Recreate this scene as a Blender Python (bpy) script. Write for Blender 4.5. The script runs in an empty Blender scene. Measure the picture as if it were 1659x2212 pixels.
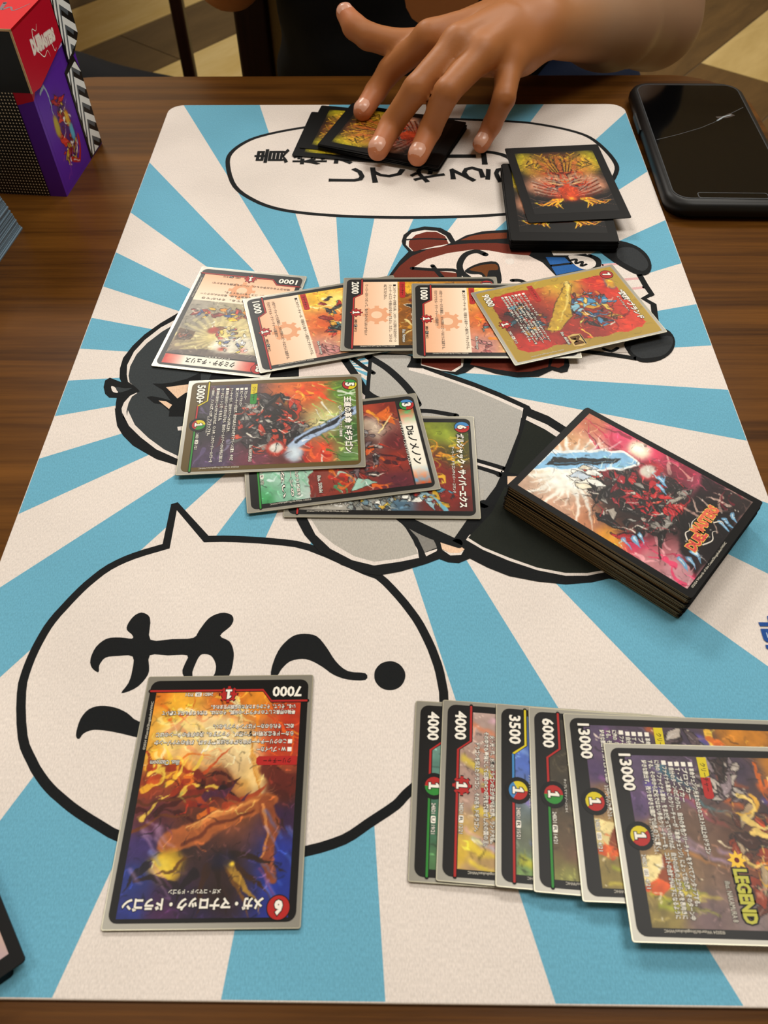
import bpy, bmesh, math, random
import numpy as np
from mathutils import Matrix, Vector
from mathutils.geometry import tessellate_polygon

# ------------------------------------------------------------------ camera, world, lights, exposure
SC = bpy.context.scene
COL = SC.collection
Z_TOP = 0.75                      # height of the playmat's surface above the floor (m); the scene below is written in mm from there
def W(x, y, z=0.0): return Vector((x*.001, y*.001, z*.001 + Z_TOP))

cam_d = bpy.data.cameras.new('camera'); cam = bpy.data.objects.new('camera', cam_d); COL.objects.link(cam); SC.camera = cam
cam_d.sensor_fit = 'VERTICAL'; cam_d.sensor_height = 36.0; cam_d.lens = 36.0*1710.98/2212.0
cam_d.clip_start = .02; cam_d.clip_end = 50
PITCH, ROLL, YAW, CAM_H = 0.9087796, -0.0127858, -0.0208500, 293.208
_fw = Vector((math.sin(YAW)*math.cos(PITCH), math.cos(YAW)*math.cos(PITCH), -math.sin(PITCH)))
_r = Vector((math.cos(YAW), -math.sin(YAW), 0)); _u = _r.cross(_fw)
_r2 = _r*math.cos(ROLL) + _u*math.sin(ROLL); _u2 = -_r*math.sin(ROLL) + _u*math.cos(ROLL)
_m = Matrix((_r2, _u2, -_fw)).transposed().to_4x4(); _m.translation = W(0, 0, CAM_H); cam.matrix_world = _m
cam_d.dof.use_dof = True; cam_d.dof.focus_distance = .43; cam_d.dof.aperture_fstop = 20.0

world = bpy.data.worlds.new('world'); SC.world = world; world.use_nodes = True
world.node_tree.nodes['Background'].inputs[0].default_value = (1.0, .87, .72, 1); world.node_tree.nodes['Background'].inputs[1].default_value = .30
def area(name, loc, target, size, energy, col):
    l = bpy.data.lights.new(name, 'AREA'); l.shape = 'RECTANGLE'; l.size, l.size_y = size; l.energy = energy; l.color = col
    o = bpy.data.objects.new(name, l); COL.objects.link(o); o.location = loc
    o.rotation_euler = (Vector(target) - Vector(loc)).to_track_quat('-Z', 'Y').to_euler(); return o
for nm, lx, ly, en in (('near_left', -1.0, .45, 17), ('near_right', .8, .55, 34), ('far_left', -1.1, 2.9, 108), ('far_right', .9, 2.4, 50)):
    area('ceiling_light_'+nm, (lx, ly, 2.85), (lx, ly, 0), (1.1, .6), en, (1, .965, .89))
SC.view_settings.view_transform = 'Standard'; SC.view_settings.look = 'None'; SC.view_settings.gamma = 1; SC.view_settings.use_curve_mapping = False
SC.view_settings.exposure = -0.56

# ------------------------------------------------------------------ helpers
def lin(c):
    c = np.asarray(c, float); return np.where(c <= .04045, c/12.92, ((c+.055)/1.055)**2.4)
def hx(h):
    h = h.lstrip('#'); return np.array([int(h[i:i+2], 16)/255 for i in (0, 2, 4)])
def hl(h): return tuple(lin(hx(h))) + (1,)
MATS = {}
def mat(name, col='#808080', rough=.5, metal=0, spec=.5, coat=0, sub=0):
    if name in MATS: return MATS[name]
    m = bpy.data.materials.new(name); m.use_nodes = True; b = m.node_tree.nodes['Principled BSDF']
    b.inputs['Base Color'].default_value = hl(col); b.inputs['Roughness'].default_value = rough; b.inputs['Metallic'].default_value = metal
    b.inputs['Specular IOR Level'].default_value = spec; b.inputs['Coat Weight'].default_value = coat; b.inputs['Coat Roughness'].default_value = .12
    if sub: b.inputs['Subsurface Weight'].default_value = sub; b.inputs['Subsurface Radius'].default_value = (.006, .003, .0015)
    MATS[name] = m; return m
def nd(m, t, **kw):
    n = m.node_tree.nodes.new(t)
    for k, v in kw.items():
        if k in n.inputs: n.inputs[k].default_value = v
        else: setattr(n, k, v)
    return n
def lk(m, a, ao, b, bi): m.node_tree.links.new(a.outputs[ao], b.inputs[bi])
def vcol(name, rough=.3, spec=.5, coat=0):
    if name in MATS: return MATS[name]
    m = mat(name, rough=rough, spec=spec, coat=coat); a = nd(m, 'ShaderNodeAttribute', attribute_name='Col')
    lk(m, a, 'Color', m.node_tree.nodes['Principled BSDF'], 'Base Color'); return m
def cloth(name, col, bump=.25, scale=1500, rough=.85):
    if name in MATS: return MATS[name]
    m = mat(name, col, rough=rough, spec=.2); b = m.node_tree.nodes['Principled BSDF']
    tc = nd(m, 'ShaderNodeTexCoord'); mp = nd(m, 'ShaderNodeMapping'); mp.inputs['Scale'].default_value = (scale, scale*.55, scale)
    v = nd(m, 'ShaderNodeTexVoronoi', Scale=1.0); v.inputs['Randomness'].default_value = .55
    n = nd(m, 'ShaderNodeTexNoise', Scale=14.0, Detail=4.0); n2 = nd(m, 'ShaderNodeTexNoise', Scale=1.0, Detail=1.0); mp2 = nd(m, 'ShaderNodeMapping'); mp2.inputs['Scale'].default_value = (2100, 700, 700)
    lk(m, tc, 'Object', mp, 'Vector'); lk(m, tc, 'Object', mp2, 'Vector'); lk(m, mp, 'Vector', v, 'Vector'); lk(m, tc, 'Object', n, 'Vector'); lk(m, mp2, 'Vector', n2, 'Vector')
    bp = nd(m, 'ShaderNodeBump', Strength=bump, Distance=.0003); lk(m, v, 'Distance', bp, 'Height'); lk(m, bp, 'Normal', b, 'Normal')
    mr = nd(m, 'ShaderNodeMapRange'); mr.inputs['From Min'].default_value = .3; mr.inputs['From Max'].default_value = .7
    mr.inputs['To Min'].default_value = .93; mr.inputs['To Max'].default_value = 1.04; lk(m, n, 'Fac', mr, 'Value')
    mr2 = nd(m, 'ShaderNodeMapRange'); mr2.inputs['From Min'].default_value = .3; mr2.inputs['From Max'].default_value = .7
    mr2.inputs['To Min'].default_value = .90; mr2.inputs['To Max'].default_value = 1.08; lk(m, n2, 'Fac', mr2, 'Value')
    mu = nd(m, 'ShaderNodeMath', operation='MULTIPLY'); lk(m, mr, 0, mu, 0); lk(m, mr2, 0, mu, 1)
    hs = nd(m, 'ShaderNodeHueSaturation', Color=hl(col)); lk(m, mu, 0, hs, 'Value'); lk(m, hs, 'Color', b, 'Base Color'); return m
def wood(name, c1, c2, sc=(3, 70, 3), rough=.38):
    if name in MATS: return MATS[name]
    m = mat(name, c1, rough=rough, spec=.14); b = m.node_tree.nodes['Principled BSDF']
    tc = nd(m, 'ShaderNodeTexCoord'); mp = nd(m, 'ShaderNodeMapping'); mp.inputs['Scale'].default_value = sc
    n = nd(m, 'ShaderNodeTexNoise', Scale=1.6, Detail=7.0, Roughness=.62, Distortion=.35); n2 = nd(m, 'ShaderNodeTexNoise', Scale=9.0, Detail=4.0, Roughness=.7)
    lk(m, tc, 'Object', mp, 'Vector'); lk(m, mp, 'Vector', n, 'Vector'); lk(m, mp, 'Vector', n2, 'Vector')
    ad = nd(m, 'ShaderNodeMath', operation='ADD'); mu = nd(m, 'ShaderNodeMath', operation='MULTIPLY'); mu.inputs[1].default_value = .35
    lk(m, n2, 'Fac', mu, 0); lk(m, n, 'Fac', ad, 0); lk(m, mu, 0, ad, 1)
    r = nd(m, 'ShaderNodeValToRGB'); e = r.color_ramp.elements; e[0].position = .48; e[0].color = hl(c1); e[1].position = .9; e[1].color = hl(c2)
    lk(m, ad, 0, r, 'Fac'); lk(m, r, 'Color', b, 'Base Color')
    bp = nd(m, 'ShaderNodeBump', Strength=.08, Distance=.0004); lk(m, n2, 'Fac', bp, 'Height'); lk(m, bp, 'Normal', b, 'Normal'); return m

class MB:                                   # collects shapes in mm, builds ONE mesh object
    def __init__(s): s.v = []; s.f = []; s.mi = []; s.mats = []; s.cols = None
    def slot(s, m):
        if m not in s.mats: s.mats.append(m)
        return s.mats.index(m)
    def add(s, v, f, m):
        o = len(s.v); s.v += [tuple(p) for p in v]; k = s.slot(m)
        for q in f: s.f.append(tuple(i+o for i in q)); s.mi.append(k)
        return s
    def poly(s, pts, z, m, holes=()):
        loops = [[Vector((p[0], p[1], 0)) for p in pts]] + [[Vector((p[0], p[1], 0)) for p in h] for h in holes]
        flat = [p for l in loops for p in l]; tris = tessellate_polygon(loops); out = []
        for t in tris:
            a, b, c = (flat[i] for i in t)
            out.append(t if (b-a).cross(c-a).z > 0 else t[::-1])
        return s.add([(p.x, p.y, z) for p in flat], out, m)
    def ring(s, outer, inner, z, m):
        n = len(outer); v = [(p[0], p[1], z) for p in outer] + [(p[0], p[1], z) for p in inner]
        return s.add(v, [(i, (i+1) % n, n+(i+1) % n, n+i) for i in range(n)], m)
    def slab(s, pts, z0, z1, m, mtop=None):
        n = len(pts); v = [(p[0], p[1], z0) for p in pts] + [(p[0], p[1], z1) for p in pts]
        s.add(v, [tuple(range(n))[::-1]] + [(i, (i+1) % n, n+(i+1) % n, n+i) for i in range(n)], m)
        return s.add([(p[0], p[1], z1) for p in pts], [tuple(range(n))], mtop or m)
    def bevslab(s, pts_fn, z0, z1, b, m):   # pts_fn(inset) -> outline ; slab with rounded rims
        L = [(b, z0), (b*.3, z0+b*.3), (0, z0+b), (0, z1-b), (b*.3, z1-b*.3), (b, z1)]; rows = [[(x, y, z) for x, y in pts_fn(i)] for i, z in L]; n = len(rows[0])
        v = [p for r in rows for p in r]; f = [tuple(range(n))[::-1], tuple(range((len(L)-1)*n, len(L)*n))]
        for k in range(len(L)-1): f += [(k*n+i, k*n+(i+1) % n, (k+1)*n+(i+1) % n, (k+1)*n+i) for i in range(n)]
        return s.add(v, f, m)
    def box(s, x0, y0, z0, x1, y1, z1, m): return s.slab([(x0, y0), (x1, y0), (x1, y1), (x0, y1)], z0, z1, m)
    def stroke(s, pts, w, z, m, w1=None, closed=False):
        P = [Vector((p[0], p[1])) for p in pts]; n = len(P); L = []; R = []
        for i in range(n):
            a = P[i-1] if i or closed else P[i]; b = P[(i+1) % n] if i < n-1 or closed else P[i]; d = (b-a)
            d = d.normalized() if d.length else Vector((1, 0)); t = i/max(1, n-1); ww = (w if w1 is None else w+(w1-w)*t)/2; nn = Vector((-d.y, d.x))*ww
            L.append(P[i]+nn); R.append(P[i]-nn)
        v = [(p.x, p.y, z) for p in R] + [(p.x, p.y, z) for p in L]
        f = [(i, (i+1) % n, n+(i+1) % n, n+i) for i in range(n if closed else n-1)]; s.add(v, f, m)
        if not closed and w > .8:
            for c, r in ((P[0], w/2), (P[-1], (w if w1 is None else w1)/2)): s.poly([(c.x+r*math.cos(a*math.pi/6), c.y+r*math.sin(a*math.pi/6)) for a in range(12)], z, m)
        return s
    def build(s, name, parent=None, smooth=False, loc=None, rotz=0):
        me = bpy.data.meshes.new(name); me.from_pydata([(x*.001, y*.001, z*.001) for x, y, z in s.v], [], s.f)
        for m in s.mats: me.materials.append(m)
        me.polygons.foreach_set('material_index', s.mi)
        if smooth: me.polygons.foreach_set('use_smooth', [True]*len(me.polygons))
        me.update(); return link(name, me, parent, loc, rotz)
def link(name, me, parent=None, loc=None, rotz=0):
    o = bpy.data.objects.new(name, me); COL.objects.link(o)
    if parent is not None: o.parent = parent
    if loc is not None: o.location = loc
    o.rotation_euler = (0, 0, rotz); return o
def tag(o, label=None, cat=None, group=None, kind=None):
    if label: o['label'] = label
    if cat: o['category'] = cat
    if group: o['group'] = group
    if kind: o['kind'] = kind
    return o
def empty(name, loc, rotz=0):
    o = bpy.data.objects.new(name, None); COL.objects.link(o); o.location = loc; o.rotation_euler = (0, 0, rotz); o.empty_display_size = .02; return o
def rrect(w, h, r, n=5, cx=0, cy=0):
    out = []
    for (sx, sy, a0) in ((1, 1, 0), (-1, 1, 90), (-1, -1, 180), (1, -1, 270)):
        for k in range(n+1):
            a = math.radians(a0 + 90*k/n); out.append((cx + sx*(w/2-r) + r*math.cos(a), cy + sy*(h/2-r) + r*math.sin(a)))
    return out
def circ(x, y, r, n=24, ry=None): return [(x+r*math.cos(2*math.pi*i/n), y+(ry or r)*math.sin(2*math.pi*i/n)) for i in range(n)]
def gear(x, y, r, n=8, t=.22):
    out = []
    for i in range(n):
        for a, q in ((-.24, 1-t), (-.2, 1), (.2, 1), (.24, 1-t)):
            A = 2*math.pi*(i+a)/n; out.append((x+r*q*math.cos(A), y+r*q*math.sin(A)))
    return out
def catmull(P, n=4, closed=True):
    P = [Vector((p[0], p[1])) for p in P]; N = len(P); out = []
    for i in range(N if closed else N-1):
        if closed: a, b, c, d = P[i-1], P[i], P[(i+1) % N], P[(i+2) % N]
        else: a, b, c, d = P[max(0, i-1)], P[i], P[i+1], P[min(N-1, i+2)]
        for k in range(n):
            t = k/n; out.append(.5*((2*b)+(-a+c)*t+(2*a-5*b+4*c-d)*t*t+(-a+3*b-3*c+d)*t**3))
    if not closed: out.append(P[-1])
    return out
_tc = {}
def glyphs(txt, bold=0.0):                     # text -> (verts, faces), unit size
    key = (txt, bold)
    if key in _tc: return _tc[key]
    c = bpy.data.curves.new('lettering', 'FONT'); c.body = txt; c.size = 1; c.resolution_u = 2; c.offset = bold
    o = bpy.data.objects.new('lettering', c); me = bpy.data.meshes.new_from_object(o)
    v = np.array([p.co[:2] for p in me.vertices]).reshape(-1, 2); f = [tuple(p.vertices) for p in me.polygons]
    bpy.data.objects.remove(o); bpy.data.curves.remove(c); bpy.data.meshes.remove(me); _tc[key] = (v, f); return v, f
def text(mb, txt, x0, y0, x1, y1, z, m, bold=.012, outline=None, ow=.05, rot=0, shear=0):
    """fits txt into the box (x0,y0)-(x1,y1) of a frame turned by rot (0, 90, -90, 180 degrees) about the box centre"""
    v, f = glyphs(txt, bold)
    if not len(v): return
    lo, hi = v.min(0), v.max(0); cx, cy = (x0+x1)/2, (y0+y1)/2
    w, h = (x1-x0, y1-y0) if rot in (0, 180) else (y1-y0, x1-x0); a = math.radians(rot); ca, sa = math.cos(a), math.sin(a)
    def place(v):
        p = (v - (lo+hi)/2)/np.maximum(hi-lo, 1e-6)*np.array([abs(w), abs(h)]); p[:, 0] += shear*p[:, 1]
        return np.stack([cx+p[:, 0]*ca-p[:, 1]*sa, cy+p[:, 0]*sa+p[:, 1]*ca], 1)
    if outline is not None:
        v2, f2 = glyphs(txt, bold+ow); q = place(v2); mb.add([(p[0], p[1], z-.025) for p in q], f2, outline)
    q = place(v); mb.add([(p[0], p[1], z) for p in q], f, m)

# ------------------------------------------------------------------ a small painter for printed pictures (colours per vertex, print is flat)
def vnoise(X, Y, seed, octv=4):
    r = np.random.RandomState(seed); out = 0; amp = 1; tot = 0
    for o in range(octv):
        g = r.rand(64, 64); x = X*2**o; y = Y*2**o; xi = np.floor(x).astype(int); yi = np.floor(y).astype(int); u = x-xi; v = y-yi
        u = u*u*(3-2*u); v = v*v*(3-2*v); a = g[xi % 64, yi % 64]; b = g[(xi+1) % 64, yi % 64]; c = g[xi % 64, (yi+1) % 64]; d = g[(xi+1) % 64, (yi+1) % 64]
        out = out + amp*(a*(1-u)*(1-v)+b*u*(1-v)+c*(1-u)*v+d*u*v); tot += amp; amp *= .5
    return out/tot
class Art:
    def __init__(s, x0, y0, x1, y1, res=.4, seed=1, warp=.8, base='#000000'):
        s.b = (x0, y0, x1, y1); s.nx = max(2, int((x1-x0)/res)+1); s.ny = max(2, int((y1-y0)/res)+1); s.res = res
        s.x = np.linspace(x0, x1, s.nx); s.y = np.linspace(y0, y1, s.ny); s.X, s.Y = np.meshgrid(s.x, s.y, indexing='ij')
        s.n1 = vnoise(s.X*.16+9, s.Y*.16+5, seed)-.5; s.n2 = vnoise(s.X*.16+3, s.Y*.16+7, seed+1)-.5; s.n3 = vnoise(s.X*.35, s.Y*.35, seed+2)-.5
        s.WX = s.X + s.n1*warp*4; s.WY = s.Y + s.n2*warp*4; s.rgb = np.ones((s.nx, s.ny, 3))*hx(base); s.R = random.Random(seed)
    def grad(s, pts, p=3.0, a=1.0, mask=None):
        num = 0; den = 0
        for x, y, c in pts:
            w = 1/((s.WX-x)**2+(s.WY-y)**2+4)**(p/2); num = num + w[..., None]*hx(c); den = den + w
        g = num/den[..., None]; s.rgb = s.rgb*(1-a)+g*a if mask is None else s.rgb*(1-mask[..., None])+g*mask[..., None]
    def _win(s, x0, y0, x1, y1):
        i0, i1 = np.searchsorted(s.x, (x0, x1)); j0, j1 = np.searchsorted(s.y, (y0, y1)); return slice(max(0, i0-1), i1+1), slice(max(0, j0-1), j1+1)
    def _mix(s, w, m, c): s.rgb[w] = s.rgb[w]*(1-m[..., None]) + hx(c)*m[..., None]
    def stroke(s, pts, w0, w1, c, a=1.0, soft=.25):
        xs = [p[0] for p in pts]; ys = [p[1] for p in pts]; pad = max(w0, w1)+3; w = s._win(min(xs)-pad, min(ys)-pad, max(xs)+pad, max(ys)+pad)
        X, Y = s.WX[w], s.WY[w]
        if X.size == 0: return
        best = np.full(X.shape, 1e9); n = len(pts)-1
        for i in range(n):
            ax, ay = pts[i][:2]; bx, by = pts[i+1][:2]; dx, dy = bx-ax, by-ay; t = np.clip(((X-ax)*dx+(Y-ay)*dy)/(dx*dx+dy*dy+1e-9), 0, 1)
            best = np.minimum(best, np.hypot(X-ax-t*dx, Y-ay-t*dy) - (w0+(w1-w0)*(i+t)/n)/2)
        s._mix(w, np.clip(.5-best/soft, 0, 1)*a, c)
    def poly(s, pts, c, a=1.0, soft=.25, line=None, lw=.3):
        xs = [p[0] for p in pts]; ys = [p[1] for p in pts]; w = s._win(min(xs)-4, min(ys)-4, max(xs)+4, max(ys)+4); X, Y = s.WX[w], s.WY[w]
        if X.size == 0: return
        ins = np.zeros(X.shape, bool); d = np.full(X.shape, 1e9); n = len(pts)
        for i in range(n):
            ax, ay = pts[i][:2]; bx, by = pts[(i+1) % n][:2]
            cr = ((ay > Y) != (by > Y)) & (X < (bx-ax)*(Y-ay)/((by-ay) if by != ay else 1e-9)+ax); ins ^= cr
            dx, dy = bx-ax, by-ay; t = np.clip(((X-ax)*dx+(Y-ay)*dy)/(dx*dx+dy*dy+1e-9), 0, 1); d = np.minimum(d, np.hypot(X-ax-t*dx, Y-ay-t*dy))
        sd = np.where(ins, -d, d)
        if line: s._mix(w, np.clip(.5-(sd-lw)/soft, 0, 1)*a, line)
        s._mix(w, np.clip(.5-sd/soft, 0, 1)*a, c)
    def blob(s, x, y, rx, ry, c, a=1.0, hard=1.5):
        w = s._win(x-2.5*rx-3, y-2.5*ry-3, x+2.5*rx+3, y+2.5*ry+3); X, Y = s.WX[w], s.WY[w]
        if X.size: s._mix(w, a*np.exp(-(((X-x)/rx)**2+((Y-y)/ry)**2)**hard), c)
    def flames(s, n, box, ang, ln, wd, cols, curl=1.0, a=.9):
        for _ in range(n):
            x, y = s.R.uniform(box[0], box[2]), s.R.uniform(box[1], box[3]); t = math.radians(ang+s.R.gauss(0, 22)); k = s.R.gauss(0, curl)*.25; L = ln*s.R.uniform(.5, 1.4); P = []
            for i in range(7): P.append((x, y)); x += math.cos(t)*L/6; y += math.sin(t)*L/6; t += k
            s.stroke(P, wd*s.R.uniform(.5, 1.3), .05, s.R.choice(cols), a)
    def shards(s, n, cx, cy, rx, ry, cols, size, line='#171214', asp=2.2, ang=None):
        for _ in range(n):
            a = s.R.uniform(0, 6.283); q = math.sqrt(s.R.random()); x, y = cx+rx*q*math.cos(a), cy+ry*q*math.sin(a); t = s.R.uniform(0, 3.14) if ang is None else math.radians(ang+s.R.gauss(0, 25))
            L = size*s.R.uniform(.5, 1.5); B = L/asp*s.R.uniform(.6, 1.3); c, sn = math.cos(t), math.sin(t); c0 = s.R.choice(cols)
            q = [(-L*.5, s.R.uniform(-.3, .3)*B), (-L*.1, B*.5), (L*.35, B*s.R.uniform(.2, .5)), (L*.5, s.R.uniform(-.3, .3)*B), (L*.1, -B*.5)]
            s.poly([(x+u*c-v*sn, y+u*sn+v*c) for u, v in q], c0, line=line, lw=.28)
            h = '#%02x%02x%02x' % tuple(int(255*min(1, v*.6+.42)) for v in hx(c0)); s.stroke([(x-L*.3*c, y-L*.3*sn), (x+L*.25*c, y+L*.25*sn)], .45, .1, h, .7)
    def plates(s, n, cx, cy, rx, ry, cols, size, base='#1a1414', a=.9):
        s.blob(cx, cy, rx*.95, ry*.95, base, a, 2.5)
        for q, z, w in ((.22, 1.9, 2.4), (.3, 1.1, 2.6), (.3, .6, 1.8)): s.shards(int(n*q), cx, cy, rx, ry, cols, size*z, asp=w)
        for _ in range(n//3):
            u = s.R.uniform(0, 6.283); w = math.sqrt(s.R.random()); x, y = cx+rx*w*math.cos(u), cy+ry*w*math.sin(u); t = s.R.uniform(0, 3.1); L = size*1.3
            s.stroke([(x, y), (x+L*math.cos(t)*.5, y+L*math.sin(t)*.5), (x+L*math.cos(t+.5), y+L*math.sin(t+.5))], s.R.uniform(.3, 1.3), .1, s.R.choice(['#0e0a0a', '#0e0a0a', '#120c0c', cols[0], '#e8e2d4']), .9)
    def brush(s, n, ln=3.2):                  # short painterly strokes in the local colour, a little lighter or darker
        for _ in range(n):
            i, j = s.R.randrange(s.nx), s.R.randrange(s.ny); c = s.rgb[i, j]*s.R.choice((.45, .62, .8, 1.2, 1.4, 1.65)) + (.03 if s.R.random() > .5 else 0); h = '#%02x%02x%02x' % tuple(int(255*min(1, max(0, v))) for v in c)
            x, y, t, k = s.x[i], s.y[j], s.n1[i, j]*14+s.R.gauss(0, .5), s.R.gauss(0, .6); L = ln*s.R.uniform(.5, 1.6); s.stroke([(x, y), (x+L*.5*math.cos(t), y+L*.5*math.sin(t)), (x+L*math.cos(t+k), y+L*math.sin(t+k))], s.R.uniform(.25, .9), .08, h, .75, .3)
    def noise(s, amt=.12): s.rgb = np.clip(s.rgb*(1+s.n3[..., None]*amt*2), 0, 1); s.brush(int((s.b[2]-s.b[0])*(s.b[3]-s.b[1])*.075))
    def build(s, name, parent, z, m, mask=None):
        nx, ny = s.nx, s.ny; v = np.zeros((nx*ny, 3), np.float32); v[:, 0] = s.X.ravel()*.001; v[:, 1] = s.Y.ravel()*.001; v[:, 2] = z*.001
        i = np.arange(nx-1)[:, None]*ny + np.arange(ny-1)[None]; q = np.stack([i, i+ny, i+ny+1, i+1], -1).reshape(-1, 4)
        if mask is not None: q = q[mask[:-1, :-1].ravel()]
        me = bpy.data.meshes.new(name); me.vertices.add(len(v)); me.vertices.foreach_set('co', v.ravel()); n = len(q)
        me.loops.add(n*4); me.loops.foreach_set('vertex_index', q.ravel().astype(np.int32)); me.polygons.add(n); me.polygons.foreach_set('loop_start', np.arange(0, n*4, 4, dtype=np.int32))
        me.update(calc_edges=True); at = me.color_attributes.new('Col', 'FLOAT_COLOR', 'POINT'); c = np.ones((nx*ny, 4), np.float32); c[:, :3] = lin(np.clip(s.rgb, 0, 1)).reshape(-1, 3)
        at.data.foreach_set('color', c.ravel()); me.materials.append(m); return link(name, me, parent)
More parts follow.
